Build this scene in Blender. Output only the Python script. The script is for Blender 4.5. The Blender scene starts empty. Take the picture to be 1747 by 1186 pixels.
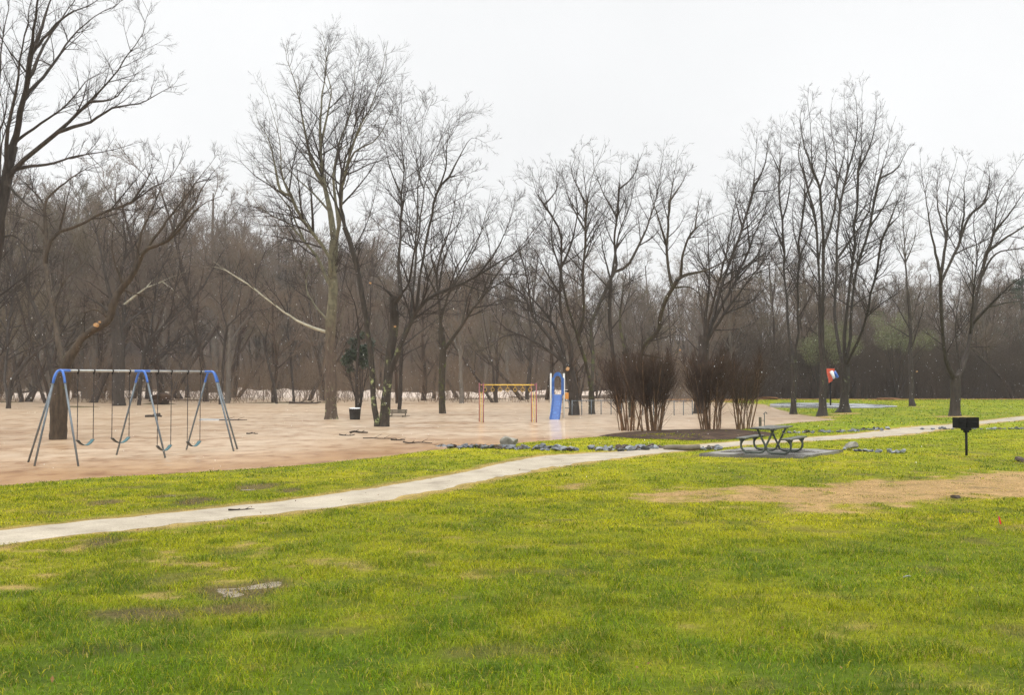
import bpy, math, random
import numpy as np
from mathutils import Vector, Matrix

random.seed(7)
rng = np.random.default_rng(11)
C = bpy.context.scene.collection
SC = bpy.context.scene
R = math.radians

# ------------------------------------------------------------------ camera
F, CX, CY = 1700.0, 873.5, 593.0
CAMZ = 2.45
PITCH = math.atan(52 / F)
cam_d = bpy.data.cameras.new('camera'); cam = bpy.data.objects.new('camera', cam_d); C.objects.link(cam)
cam_d.sensor_width = 36; cam_d.lens = 36 * F / 1747
cam_d.clip_start = 0.1; cam_d.clip_end = 3000
cam.location = (0, 0, CAMZ); cam.rotation_euler = (R(90) + PITCH, 0, 0)
SC.camera = cam

# ------------------------------------------------------------------ world and sun (overcast)
SUN_EL, SUN_AZ = R(55), R(200)
w = bpy.data.worlds.new('World'); SC.world = w; w.use_nodes = True
nt = w.node_tree; nt.nodes.clear()
def wn(t, **k):
    n = nt.nodes.new(t)
    for a, b in k.items(): setattr(n, a, b)
    return n
out = wn('ShaderNodeOutputWorld'); bg = wn('ShaderNodeBackground'); bg.inputs['Strength'].default_value = 0.1
sky = wn('ShaderNodeTexSky', sky_type='NISHITA', sun_disc=False)
sky.sun_elevation = SUN_EL; sky.sun_rotation = SUN_AZ
tc = wn('ShaderNodeTexCoord'); sep = wn('ShaderNodeSeparateXYZ'); nt.links.new(tc.outputs['Generated'], sep.inputs[0])
rp = wn('ShaderNodeValToRGB'); nt.links.new(sep.outputs['Z'], rp.inputs[0])
SKYLOW, SKYTOP = 9.25, 33.0           # cloud deck luminance (x 0.1): bright overhead, lower near the horizon
el = rp.color_ramp.elements
el[0].position = 0.0; el[0].color = (SKYLOW, SKYLOW * 1.005, SKYLOW * 1.02, 1)
el[1].position = 1.0; el[1].color = (SKYTOP, SKYTOP * 0.995, SKYTOP * 0.97, 1)
e = el.new(0.16); e.color = (SKYLOW * 1.06, SKYLOW * 1.07, SKYLOW * 1.08, 1)
e = el.new(0.38); e.color = (SKYLOW * 1.05, SKYLOW * 1.06, SKYLOW * 1.07, 1)
e = el.new(0.62); e.color = (SKYTOP * .8, SKYTOP * .8, SKYTOP * .79, 1)
nz = wn('ShaderNodeTexNoise'); nz.inputs['Scale'].default_value = 2.2; nz.inputs['Detail'].default_value = 3
nt.links.new(tc.outputs['Generated'], nz.inputs['Vector'])
mr = wn('ShaderNodeMapRange'); mr.inputs[1].default_value = .3; mr.inputs[2].default_value = .7; mr.inputs[3].default_value = .935; mr.inputs[4].default_value = 1.045
nt.links.new(nz.outputs['Fac'], mr.inputs[0])
mul = wn('ShaderNodeVectorMath', operation='SCALE'); nt.links.new(rp.outputs['Color'], mul.inputs[0]); nt.links.new(mr.outputs[0], mul.inputs['Scale'])
mix = wn('ShaderNodeMix', data_type='RGBA'); mix.inputs[0].default_value = 0.97
nt.links.new(sky.outputs[0], mix.inputs[6]); nt.links.new(mul.outputs[0], mix.inputs[7])
nt.links.new(mix.outputs[2], bg.inputs['Color']); nt.links.new(bg.outputs[0], out.inputs[0])

sd = bpy.data.lights.new('sun', 'SUN'); sd.energy = 0.9; sd.angle = R(40); sd.color = (1, .97, .92)
so = bpy.data.objects.new('sun', sd); C.objects.link(so)
so.rotation_euler = (R(90) - SUN_EL, 0, R(180) - SUN_AZ)
so.location = (0, 0, 60)

SC.view_settings.view_transform = 'Standard'; SC.view_settings.look = 'None'
SC.view_settings.exposure = 0.0; SC.view_settings.gamma = 1; SC.view_settings.use_curve_mapping = False
cy = SC.cycles
cy.max_bounces = 5; cy.diffuse_bounces = 3; cy.glossy_bounces = 2; cy.transmission_bounces = 3; cy.volume_bounces = 0
cy.use_denoising = True; cy.denoising_input_passes = 'RGB_ALBEDO_NORMAL'; cy.denoising_prefilter = 'NONE'
cy.use_adaptive_sampling = True; cy.adaptive_threshold = 0.004

# ------------------------------------------------------------------ helpers: maths
def ray(px, py):
    dx = (px - CX) / F; dy = (CY - py) / F; a = PITCH
    return np.array([dx, math.cos(a) - dy * math.sin(a), math.sin(a) + dy * math.cos(a)])
def at(px, py, D):
    d = ray(px, py); return np.array([0, 0, CAMZ]) + d * (D / d[1])
def flat(px, py, z=0.0):
    d = ray(px, py); t = (z - CAMZ) / d[2]; return np.array([0, 0, CAMZ]) + d * t

_tab = np.random.default_rng(5).random((256, 256))
def vnoise(x, y, s, o=0):
    x = np.asarray(x, float) * s + 31.7 * o; y = np.asarray(y, float) * s + 17.3 * o
    xi = np.floor(x).astype(int); yi = np.floor(y).astype(int); fx = x - xi; fy = y - yi
    fx = fx * fx * (3 - 2 * fx); fy = fy * fy * (3 - 2 * fy)
    g = lambda a, b: _tab[a & 255, b & 255]
    return (g(xi, yi) * (1 - fx) + g(xi + 1, yi) * fx) * (1 - fy) + (g(xi, yi + 1) * (1 - fx) + g(xi + 1, yi + 1) * fx) * fy
def fbm(x, y, s, oct=4, o=0):
    t = 0; a = .5; n = 0
    for k in range(oct):
        t = t + a * vnoise(x, y, s * 2 ** k, o + k * 3.1); n += a; a *= .5
    return t / n
def sstep(a, b, x):
    t = np.clip((np.asarray(x, float) - a) / (b - a), 0, 1); return t * t * (3 - 2 * t)
def sdist(x, y, poly):
    """signed distance to a closed polygon, positive inside"""
    x = np.asarray(x, float); y = np.asarray(y, float)
    d = np.full(x.shape, 1e18); ins = np.zeros(x.shape, bool); n = len(poly)
    for i in range(n):
        ax, ay = poly[i]; bx, by = poly[(i + 1) % n]
        ex, ey = bx - ax, by - ay
        t = np.clip(((x - ax) * ex + (y - ay) * ey) / (ex * ex + ey * ey + 1e-12), 0, 1)
        d = np.minimum(d, (x - ax - t * ex) ** 2 + (y - ay - t * ey) ** 2)
        c = ((ay > y) != (by > y)) & (x < (bx - ax) * (y - ay) / (by - ay + 1e-12) + ax)
        ins ^= c
    return np.where(ins, 1, -1) * np.sqrt(d)

# ------------------------------------------------------------------ terrain shape
EDGE_PX = [(-260, 850), (0, 829), (150, 816), (350, 805), (500, 795), (640, 781), (735, 768), (800, 763), (870, 757), (930, 752), (1010, 746),
           (1100, 739), (1240, 734), (1290, 729), (1350, 722), (1425, 716.5), (1370, 709), (1330, 700), (1302, 690), (1220, 686), (1130, 685)]
LAND = [tuple(flat(*p)[:2]) for p in EDGE_PX] + [(11, 118), (-2, 124), (10, 200), (60, 230), (420, 230), (420, -60), (-300, -60), (-300, 18)]
MOUNDS = [(flat(120, 695)[0], flat(120, 695)[1], 5, 1.6, .42), (flat(270, 690)[0], flat(270, 690)[1], 2.5, 1.5, .5),
          (-21.5, 98, 9, 1.6, .42), (-4, 116, 7, 2, .5), (-34, 108, 8, 2, .45), (-52, 100, 5, 2, .45), (-40, 172, 90, 16, .6)]
BED = [flat(1020, 744)[:2], flat(1080, 752)[:2], flat(1180, 752, .1)[:2], flat(1280, 749, .1)[:2], flat(1325, 742, .1)[:2], flat(1280, 735, .1)[:2], flat(1180, 734, .1)[:2], flat(1090, 737, .05)[:2]]
def height(x, y, fine=True):
    x = np.asarray(x, float); y = np.asarray(y, float)
    d = sdist(x, y, LAND)
    base = 0.13 + 0.80 * np.exp(-np.clip(y - 4, -2, 400) / 7.5) + 0.10 * sstep(40, 90, y)
    up = base * (1 - np.exp(-np.clip(d, 0, 1e9) / 3.2)) + (.065 if fine else 0) * (fbm(x, y, 1.1, 3) - .5) * sstep(1, 6, d)
    dn = -.32 * (1 - np.exp(np.clip(d, -1e9, 0) / 3.0))
    z = np.where(d > 0, np.maximum(up, .002), dn)
    for mx, my, sx, sy, h in MOUNDS:
        z = z + h * np.exp(-((x - mx) / sx) ** 2 - ((y - my) / sy) ** 2)
    px = x / np.maximum(y, 1) * F + CX
    crest = np.interp(px, [-900, 0, 420, 640, 800, 1000, 1300, 2600], [33, 35, 37, 31, 25, 16, 14, 14])
    z = z + crest * sstep(235, 345, y) + (fbm(x, y, .02, 3, 2) - .5) * 6 * sstep(245, 300, y)
    b = sdist(x, y, BED)
    z = z + .10 * sstep(0, 1.2, b)
    return z
def G(px, py):
    d = ray(px, py); a, b = 3.0, 400.0
    f = lambda t: CAMZ + d[2] * t - float(height(d[0] * t, d[1] * t))
    ts = np.linspace(3, 240, 900); v = CAMZ + d[2] * ts - np.maximum(height(d[0] * ts, d[1] * ts), 0)
    k = int(np.argmax(v < 0)) if (v < 0).any() else len(ts) - 1
    t0, t1 = (ts[k - 1], ts[k]) if k else (ts[0], ts[0])
    v0, v1 = v[k - 1] if k else 0, v[k]
    t = t0 + (t1 - t0) * (v0 / (v0 - v1) if v0 != v1 else 0)
    return np.array([d[0] * t, d[1] * t, CAMZ + d[2] * t])

# ------------------------------------------------------------------ helpers: meshes
def mesh_np(name, verts, quads=None, tris=None, smooth=True, colors=None, cname='tint'):
    me = bpy.data.meshes.new(name)
    verts = np.asarray(verts, np.float32).reshape(-1, 3)
    nq = 0 if quads is None else len(quads); ntr = 0 if tris is None else len(tris)
    me.vertices.add(len(verts)); me.vertices.foreach_set('co', verts.ravel())
    loops = np.concatenate([np.asarray(a, np.int32).ravel() for a in (quads, tris) if a is not None and len(a)])
    me.loops.add(len(loops)); me.loops.foreach_set('vertex_index', loops)
    me.polygons.add(nq + ntr)
    st = np.concatenate([np.arange(nq, dtype=np.int32) * 4, nq * 4 + np.arange(ntr, dtype=np.int32) * 3])
    me.polygons.foreach_set('loop_start', st)
    me.polygons.foreach_set('use_smooth', np.full(nq + ntr, smooth, bool))
    if colors is not None:
        a = me.color_attributes.new(cname, 'FLOAT_COLOR', 'POINT')
        c = np.ones((len(verts), 4), np.float32); c[:, :3] = colors
        a.data.foreach_set('color', c.ravel())
    me.update(calc_edges=True); me.validate()
    return me
def tubes(pts, rad, sides):
    """pts (N,M,3), rad (N,M) -> verts, quads"""
    N, M, _ = pts.shape
    t = np.empty_like(pts); t[:, 1:-1] = pts[:, 2:] - pts[:, :-2]; t[:, 0] = pts[:, 1] - pts[:, 0]; t[:, -1] = pts[:, -1] - pts[:, -2]
    t /= np.linalg.norm(t, axis=2, keepdims=True) + 1e-9
    m = pts[:, -1] - pts[:, 0]
    ref = np.where(np.abs(m[:, 2:3]) > .7 * np.linalg.norm(m, axis=1, keepdims=True), np.array([[1., .2, 0]]), np.array([[0., 0.1, 1.]]))[:, None, :]
    u = np.cross(t, ref); u /= np.linalg.norm(u, axis=2, keepdims=True) + 1e-9
    v = np.cross(t, u)
    a = np.arange(sides) * 2 * np.pi / sides
    ring = pts[:, :, None, :] + rad[:, :, None, None] * (np.cos(a)[None, None, :, None] * u[:, :, None, :] + np.sin(a)[None, None, :, None] * v[:, :, None, :])
    V = ring.reshape(-1, 3)
    b = np.arange(N)[:, None, None] * (M * sides) + np.arange(M - 1)[None, :, None] * sides
    j = np.arange(sides)[None, None, :]; jn = (j + 1) % sides
    Q = np.stack([b + j, b + jn, b + sides + jn, b + sides + j], -1).reshape(-1, 4)
    return V, Q
class Pile:
    """collects vertex / quad arrays into one mesh"""
    def __init__(s): s.v = []; s.q = []; s.n = 0
    def add(s, V, Q):
        s.v.append(V); s.q.append(Q + s.n); s.n += len(V)
    def tube(s, pts, rad, sides): s.add(*tubes(pts, rad, sides))
    def mesh(s, name, origin=(0, 0, 0)):
        return mesh_np(name, np.concatenate(s.v) - np.asarray(origin), np.concatenate(s.q))
def obj(name, me, mat, parent=None, loc=None):
    o = bpy.data.objects.new(name, me); C.objects.link(o)
    if mat is not None and not me.materials: me.materials.append(mat)
    if parent is not None: o.parent = parent
    if loc is not None: o.location = loc
    return o
def empty(name, loc, rz=0.0):
    o = bpy.data.objects.new(name, None); C.objects.link(o); o.location = loc; o.rotation_euler = (0, 0, rz); o.empty_display_size = .3
    return o
def tag(o, label=None, cat=None, group=None, kind=None):
    if label: o['label'] = label
    if cat: o['category'] = cat
    if group: o['group'] = group
    if kind: o['kind'] = kind
    return o
def dup(o, loc, rz=0.0, scale=None, label=None):
    r = o.copy(); C.objects.link(r); r.location = loc; r.rotation_euler = (0, 0, rz)
    if scale is not None: r.scale = scale
    if label: r['label'] = label
    for ch in o.children:
        c = ch.copy(); C.objects.link(c); c.parent = r
        for g in ch.children:
            d = g.copy(); C.objects.link(d); d.parent = c
    return r

class MB:
    """small hand-built meshes: boxes, bars, tubes, lathes, prisms in one part"""
    def __init__(s): s.v = []; s.f = []; s.sm = []
    def raw(s, vs, fs, smooth=False):
        n = len(s.v); s.v += [tuple(map(float, p)) for p in vs]; s.f += [tuple(i + n for i in f) for f in fs]; s.sm += [smooth] * len(fs)
        return s
    def box(s, c, size, rot=None, bev=0.0):
        hx, hy, hz = (a / 2 for a in size); b = min(bev, hx * .9, hy * .9, hz * .9)
        if b <= 0:
            vs = [(x, y, z) for z in (-hz, hz) for y in (-hy, hy) for x in (-hx, hx)]
            fs = [(0, 2, 3, 1), (4, 5, 7, 6), (0, 1, 5, 4), (2, 6, 7, 3), (0, 4, 6, 2), (1, 3, 7, 5)]
        else:
            vs = []; idx = {}
            for sx in (-1, 1):
                for sy in (-1, 1):
                    for sz in (-1, 1):
                        for ax in range(3):
                            p = [sx * (hx - b), sy * (hy - b), sz * (hz - b)]; p[ax] = (sx * hx, sy * hy, sz * hz)[ax]
                            idx[(sx, sy, sz, ax)] = len(vs); vs.append(tuple(p))
            I = lambda a, b_, c_, k: idx[(a, b_, c_, k)]
            fs = []
            for q in (-1, 1):
                fs.append([I(q, -1, -1, 0), I(q, 1, -1, 0), I(q, 1, 1, 0), I(q, -1, 1, 0)][::q])
                fs.append([I(-1, q, -1, 1), I(-1, q, 1, 1), I(1, q, 1, 1), I(1, q, -1, 1)][::q])
                fs.append([I(-1, -1, q, 2), I(1, -1, q, 2), I(1, 1, q, 2), I(-1, 1, q, 2)][::q])
            for a in (-1, 1):
                for c_ in (-1, 1):
                    fs.append((I(a, c_, -1, 0), I(a, c_, 1, 0), I(a, c_, 1, 1), I(a, c_, -1, 1)))
                    fs.append((I(a, -1, c_, 0), I(a, 1, c_, 0), I(a, 1, c_, 2), I(a, -1, c_, 2)))
                    fs.append((I(-1, a, c_, 1), I(1, a, c_, 1), I(1, a, c_, 2), I(-1, a, c_, 2)))
                    for d_ in (-1, 1): fs.append((I(a, c_, d_, 0), I(a, c_, d_, 1), I(a, c_, d_, 2)))
        if rot is not None: vs = [rot @ Vector(p) for p in vs]
        return s.raw([(p[0] + c[0], p[1] + c[1], p[2] + c[2]) for p in vs], fs)
    def bar(s, a, b, wx, wz, bev=0.0, up=(0, 0, 1)):
        a = Vector(a); b = Vector(b); t = (b - a); L = t.length; t.normalize()
        u = Vector(up)
        if abs(t.dot(u)) > .98: u = Vector((1, 0, 0))
        x = t.cross(u).normalized(); z = x.cross(t)
        m = Matrix((x, t, z)).transposed()
        return s.box((a + b) / 2, (wx, L, wz), m, bev)
    def tube(s, path, r, sides=10, caps=True):
        p = np.array(path, float); rr = np.full(len(p), r, float) if np.isscalar(r) else np.array(r, float)
        # parallel transport frames
        t = np.gradient(p, axis=0); t /= np.linalg.norm(t, axis=1, keepdims=True) + 1e-9
        u = np.cross(t[0], [0, 0, 1.]); u = np.cross(t[0], [1., 0, 0]) if np.linalg.norm(u) < .1 else u
        u /= np.linalg.norm(u); V = []
        for k in range(len(p)):
            u = u - t[k] * np.dot(u, t[k]); u /= np.linalg.norm(u) + 1e-9; v = np.cross(t[k], u)
            for j in range(sides):
                a = 2 * math.pi * j / sides; V.append(p[k] + rr[k] * (math.cos(a) * u + math.sin(a) * v))
        Fs = [(k * sides + j, k * sides + (j + 1) % sides, (k + 1) * sides + (j + 1) % sides, (k + 1) * sides + j) for k in range(len(p) - 1) for j in range(sides)]
        s.raw(V, Fs, True)
        if caps:
            n0 = len(s.v) - len(V)
            s.f.append(tuple(n0 + j for j in range(sides))[::-1]); s.sm.append(False)
            s.f.append(tuple(n0 + (len(p) - 1) * sides + j for j in range(sides))); s.sm.append(False)
        return s
    def lathe(s, prof, c=(0, 0, 0), sides=20):
        V = [(c[0] + r * math.cos(2 * math.pi * j / sides), c[1] + r * math.sin(2 * math.pi * j / sides), c[2] + z) for r, z in prof for j in range(sides)]
        Fs = [(k * sides + j, k * sides + (j + 1) % sides, (k + 1) * sides + (j + 1) % sides, (k + 1) * sides + j) for k in range(len(prof) - 1) for j in range(sides)]
        return s.raw(V, Fs, True)
    def prism(s, poly, mapf, d0, d1):
        n = len(poly)
        V = [mapf(x, y, d0) for x, y in poly] + [mapf(x, y, d1) for x, y in poly]
        Fs = [tuple(range(n))[::-1], tuple(range(n, 2 * n))] + [(i, (i + 1) % n, n + (i + 1) % n, n + i) for i in range(n)]
        return s.raw(V, Fs)
    def build(s, name, mat, parent=None, loc=None):
        me = bpy.data.meshes.new(name); me.from_pydata(s.v, [], s.f)
        me.polygons.foreach_set('use_smooth', s.sm); me.update()
        return obj(name, me, mat, parent, loc)
def bend(pts, n=6):
    """Catmull-Rom through points"""
    p = np.array(pts, float); q = np.vstack([2 * p[0] - p[1], p, 2 * p[-1] - p[-2]]); o = []
    for i in range(1, len(q) - 2):
        for k in range(n):
            t = k / n; a, b, c, d = q[i - 1], q[i], q[i + 1], q[i + 2]
            o.append(.5 * ((2 * b) + (c - a) * t + (2 * a - 5 * b + 4 * c - d) * t * t + (3 * b - a - 3 * c + d) * t ** 3))
    o.append(q[-2]); return np.array(o)

# ------------------------------------------------------------------ materials
class NT:
    def __init__(s, name):
        s.m = bpy.data.materials.new(name); s.m.use_nodes = True; s.t = s.m.node_tree; s.p = s.t.nodes['Principled BSDF']
    def n(s, typ, **k):
        x = s.t.nodes.new(typ)
        for a, b in k.items():
            if a.startswith('i_'): x.inputs[a[2:].replace('_', ' ')].default_value = b
            else: setattr(x, a, b)
        return x
    def l(s, a, b): s.t.links.new(a, b)
    def obj(s, scale=(1, 1, 1)):
        c = s.n('ShaderNodeTexCoord'); m = s.n('ShaderNodeMapping'); m.inputs['Scale'].default_value = scale; s.l(c.outputs['Object'], m.inputs[0]); return m.outputs[0]
    def noise(s, vec, scale, detail=4, rough=.55):
        x = s.n('ShaderNodeTexNoise', i_Scale=scale, i_Detail=detail, i_Roughness=rough)
        if vec is not None: s.l(vec, x.inputs['Vector'])
        return x.outputs['Fac']
    def ramp(s, fac, stops):
        r = s.n('ShaderNodeValToRGB'); e = r.color_ramp.elements
        while len(e) < len(stops): e.new(.5)
        for k, (p, c) in enumerate(stops): e[k].position = p; e[k].color = (*c, 1) if len(c) == 3 else c
        s.l(fac, r.inputs[0]); return r.outputs['Color']
    def mix(s, fac, a, b, blend='MIX'):
        x = s.n('ShaderNodeMix', data_type='RGBA', blend_type=blend)
        for sock, v in ((0, fac), (6, a), (7, b)):
            if hasattr(v, 'is_output'): s.l(v, x.inputs[sock])
            else: x.inputs[sock].default_value = (*v, 1) if isinstance(v, tuple) else v
        return x.outputs[2]
    def bump(s, h, strength, dist, normal=None):
        b = s.n('ShaderNodeBump', i_Strength=strength, i_Distance=dist); s.l(h, b.inputs['Height']); s.l(b.outputs[0], s.p.inputs['Normal'])
        return b
def mat_plain(name, col, rough=.5, var=.15, metal=0.0, scale=8, bump=.0, stain=None):
    k = NT(name); v = k.obj(); n = k.noise(v, scale)
    lo = tuple(c * (1 - var) for c in col); hi = tuple(min(1, c * (1 + var)) for c in col)
    c = k.ramp(n, [(.3, lo), (.7, hi)])
    if stain:
        n2 = k.noise(k.obj(), scale * .4, 6, .7); f = k.ramp(n2, [(.52, (0, 0, 0)), (.64, (1, 1, 1))]); c = k.mix(f, c, stain)
    k.l(c, k.p.inputs['Base Color']); k.p.inputs['Roughness'].default_value = rough; k.p.inputs['Metallic'].default_value = metal
    if rough >= .7: k.p.inputs['Specular IOR Level'].default_value = .12
    if bump: k.bump(k.noise(v, scale * 5), bump, .01)
    return k.m
def mat_bark(name, lo, hi, lichen=None, lz=3.0, upper=None, uz=(3, 8), lamt=.55):
    k = NT(name); v = k.obj((1, 1, .22)); n = k.noise(v, 9, 5, .65); c = k.ramp(n, [(.3, lo), (.72, hi)])
    cc = k.n('ShaderNodeTexCoord'); sp = k.n('ShaderNodeSeparateXYZ'); k.l(cc.outputs['Object'], sp.inputs[0])
    if upper:
        m = k.n('ShaderNodeMapRange'); m.inputs[1].default_value = uz[0]; m.inputs[2].default_value = uz[1]; k.l(sp.outputs['Z'], m.inputs[0])
        n3 = k.noise(k.obj((1, 1, .5)), 3.0, 4, .6)
        a = k.n('ShaderNodeMath', operation='MULTIPLY_ADD'); k.l(n3, a.inputs[0]); a.inputs[1].default_value = 1.6; a.inputs[2].default_value = -.8
        b = k.n('ShaderNodeMath', operation='ADD', use_clamp=True); k.l(a.outputs[0], b.inputs[0]); k.l(m.outputs[0], b.inputs[1])
        n4 = k.noise(k.obj((1, 1, .6)), 5.0, 3, .5); up = k.ramp(n4, [(.35, tuple(x * .55 for x in upper)), (.6, upper)])
        c = k.mix(b.outputs[0], c, up)
    if lichen:
        n2 = k.noise(k.obj(), 2.4, 6, .75); f = k.ramp(n2, [(lamt, (0, 0, 0)), (lamt + .07, (1, 1, 1))])
        m = k.n('ShaderNodeMapRange'); m.inputs[1].default_value = lz; m.inputs[2].default_value = lz * .45; k.l(sp.outputs['Z'], m.inputs[0])
        mm = k.mix(1.0, f, m.outputs[0], 'MULTIPLY'); c = k.mix(mm, c, lichen)
    k.l(c, k.p.inputs['Base Color']); k.p.inputs['Roughness'].default_value = .75; k.p.inputs['Specular IOR Level'].default_value = .2
    k.bump(k.noise(k.obj((1, 1, .25)), 22, 4, .6), .7, .03)
    return k.m
M = {}
M['bark'] = mat_bark('wet_bark', (.020, .016, .013), (.066, .052, .041))
M['bark_lichen'] = mat_bark('lichen_bark', (.018, .015, .012), (.062, .050, .039), (.27, .31, .14), 6.0, lamt=.555)
M['bark_spots'] = mat_bark('spotted_bark', (.017, .014, .011), (.058, .047, .037), (.15, .17, .075), 5.0, lamt=.585)
M['bark_brown'] = mat_bark('brown_bark', (.025, .019, .013), (.088, .064, .043), (.09, .10, .03), 6.0, lamt=.62)
M['bark_moss'] = mat_bark('mossy_bark', (.022, .017, .012), (.07, .055, .038), (.075, .088, .022), 9.0, lamt=.54)
M['sycamore'] = mat_bark('sycamore_bark', (.045, .032, .024), (.13, .095, .072), (.30, .30, .17), 2.4, upper=(.150, .138, .088), uz=(4.4, 7.0))
M['twig'] = mat_plain('bare_twigs', (.040, .031, .025), .8, .25, scale=.6)
M['twig_pale'] = mat_plain('pale_twigs', (.098, .082, .062), .8, .25, scale=.6)
M['white_bark'] = mat_plain('white_bark', (.33, .31, .235), .7, .25, scale=3)
M['woods_bark'] = mat_plain('woods_bark', (.062, .047, .037), .85, .3, scale=.8)
M['woods_twig'] = mat_plain('woods_twigs', (.170, .130, .098), .85, .3, scale=.15)
M['woods_bark_pale'] = mat_plain('pale_woods_bark', (.135, .118, .100), .85, .3, scale=.8)
M['woods_twig_grey'] = mat_plain('grey_woods_twigs', (.165, .132, .105), .85, .3, scale=.15)
M['woods_twig_olive'] = mat_plain('olive_woods_twigs', (.148, .122, .082), .85, .3, scale=.15)
M['far_twig'] = mat_plain('far_woods_twigs', (.135, .105, .088), .9, .3, scale=.05)
M['brush'] = mat_plain('brush_twigs', (.160, .116, .080), .9, .4, scale=.25)
M['brush_dark'] = mat_plain('dark_brush_twigs', (.090, .068, .050), .9, .3, scale=.3)
M['shrub_stem'] = mat_plain('shrub_stems', (.15, .09, .05), .7, .35, scale=5)
M['shrub_twig'] = mat_plain('shrub_twigs', (.066, .042, .029), .75, .3, scale=2)
M['cut'] = mat_plain('fresh_cut_wood', (.45, .27, .13), .7, .15, scale=20)

def mat_ground():
    k = NT('ground_soil_and_turf'); a = k.n('ShaderNodeVertexColor', layer_name='tint')
    v = k.obj(); n = k.noise(v, 2.2, 8, .75); n2 = k.noise(v, 14, 4, .7)
    c = k.mix(1.0, a.outputs['Color'], k.ramp(n, [(.3, (.62, .66, .6)), (.7, (1.35, 1.30, 1.3))]), 'MULTIPLY')
    c = k.mix(1.0, c, k.ramp(n2, [(.3, (.70, .72, .7)), (.7, (1.28, 1.25, 1.25))]), 'MULTIPLY')
    k.l(c, k.p.inputs['Base Color']); k.p.inputs['Roughness'].default_value = .9; k.p.inputs['Specular IOR Level'].default_value = .08
    k.bump(n2, .6, .05); return k.m
def mat_grass():
    k = NT('grass_blades'); a = k.n('ShaderNodeVertexColor', layer_name='tint')
    k.l(a.outputs['Color'], k.p.inputs['Base Color']); k.p.inputs['Roughness'].default_value = .45; k.p.inputs['Specular IOR Level'].default_value = .12
    tr = k.n('ShaderNodeBsdfTranslucent'); k.l(a.outputs['Color'], tr.inputs['Color'])
    mx = k.n('ShaderNodeMixShader'); mx.inputs[0].default_value = .35
    k.l(k.p.outputs[0], mx.inputs[1]); k.l(tr.outputs[0], mx.inputs[2]); k.l(mx.outputs[0], k.t.nodes['Material Output'].inputs['Surface']); return k.m
def mat_water():
    k = NT('muddy_floodwater'); v = k.obj((.35, 1.0, 1)); a0 = k.n('ShaderNodeVertexColor', layer_name='tint')
    n = k.noise(k.obj((.16, .36, 1)), 1.0, 5, .65); nf = k.noise(k.obj((1.35, .85, 1)), 1.0, 3, .6)
    c = k.mix(1.0, a0.outputs['Color'], k.ramp(n, [(.36, (.78, .68, .58)), (.48, (.98, .97, .96)), (.64, (1.08, 1.11, 1.14))]), 'MULTIPLY')
    c = k.mix(1.0, c, k.ramp(nf, [(.30, (.56, .43, .33)), (.44, (.92, .89, .86)), (.52, (1.0, 1.0, 1.0)), (.66, (1.12, 1.16, 1.2))]), 'MULTIPLY')  # ripple troughs and glints painted in as colour, along with silt streaks
    k.l(c, k.p.inputs['Base Color']); k.p.inputs['Roughness'].default_value = .30; k.p.inputs['Coat Weight'].default_value = .42; k.p.inputs['Coat Roughness'].default_value = .05; k.p.inputs['Coat IOR'].default_value = 1.33; k.p.inputs['IOR'].default_value = 1.33
    a = k.noise(v, 2.6, 4, .6); b = k.noise(k.obj((.5, 1, 1)), 9, 3, .6)
    m = k.n('ShaderNodeMath', operation='MULTIPLY_ADD'); k.l(b, m.inputs[0]); m.inputs[1].default_value = .35; k.l(a, m.inputs[2])
    k.bump(m.outputs[0], .4, .03); return k.m
def mat_path():
    k = NT('gravel_path'); v = k.obj(); n = k.noise(v, 1.1, 6, .65); n2 = k.noise(v, 40, 3, .7)
    c = k.ramp(n, [(.30, (.16, .128, .088)), (.45, (.285, .243, .178)), (.68, (.37, .32, .243))])
    c = k.mix(1.0, c, k.ramp(n2, [(.3, (.72, .72, .72)), (.7, (1.2, 1.2, 1.2))]), 'MULTIPLY')
    k.l(c, k.p.inputs['Base Color']); k.p.inputs['Roughness'].default_value = .7
    k.bump(n2, .5, .01); return k.m
M['ground'] = mat_ground(); M['grass'] = mat_grass(); M['water'] = mat_water(); M['path'] = mat_path()
def mat_wet(name, dry, wet, sc=1.2):
    k = NT(name); v = k.obj(); n = k.noise(v, sc, 5, .6)
    k.l(k.ramp(n, [(.4, wet), (.62, dry)]), k.p.inputs['Base Color'])
    r = k.ramp(n, [(.42, (.12, .12, .12)), (.6, (.5, .5, .5))]); k.l(r, k.p.inputs['Roughness']); return k.m
M['concrete'] = mat_wet('wet_concrete', (.20, .19, .17), (.11, .105, .10))
M['court'] = mat_wet('wet_court_concrete', (.30, .31, .32), (.20, .21, .23), .4)
M['puddle'] = mat_wet('puddle_water', (.20, .16, .11), (.17, .14, .10), 2.0)
M['galv'] = mat_plain('galvanised_steel', (.125, .145, .160), .45, .25, .5, 6)
M['galv_lt'] = mat_plain('bright_galvanised_steel', (.33, .34, .34), .4, .15, .5, 6)
M['blue'] = mat_plain('blue_paint', (.035, .13, .46), .35, .15)
M['blue_plastic'] = mat_plain('blue_plastic', (.022, .085, .29), .4, .2, stain=(.045, .15, .40))
M['chain'] = mat_plain('dark_chain', (.05, .045, .045), .5, .2, .4)
M['seat_out'] = mat_plain('black_rubber', (.018, .020, .020), .5, .2)
M['seat_in'] = mat_plain('teal_rubber', (.020, .095, .11), .45, .25)
M['yellow'] = mat_plain('yellow_paint', (.66, .42, .05), .45, .2)
M['purple'] = mat_plain('faded_purple_paint', (.28, .085, .10), .5, .2)
M['white'] = mat_plain('white_paint', (.60, .60, .57), .45, .08)
M['orange'] = mat_plain('orange_panel', (.60, .26, .05), .5, .15)
M['beige'] = mat_plain('beige_step', (.45, .30, .18), .6, .2)
M['black'] = mat_plain('black_steel', (.006, .006, .006), .7, .4, 0, 12, .3)
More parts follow.
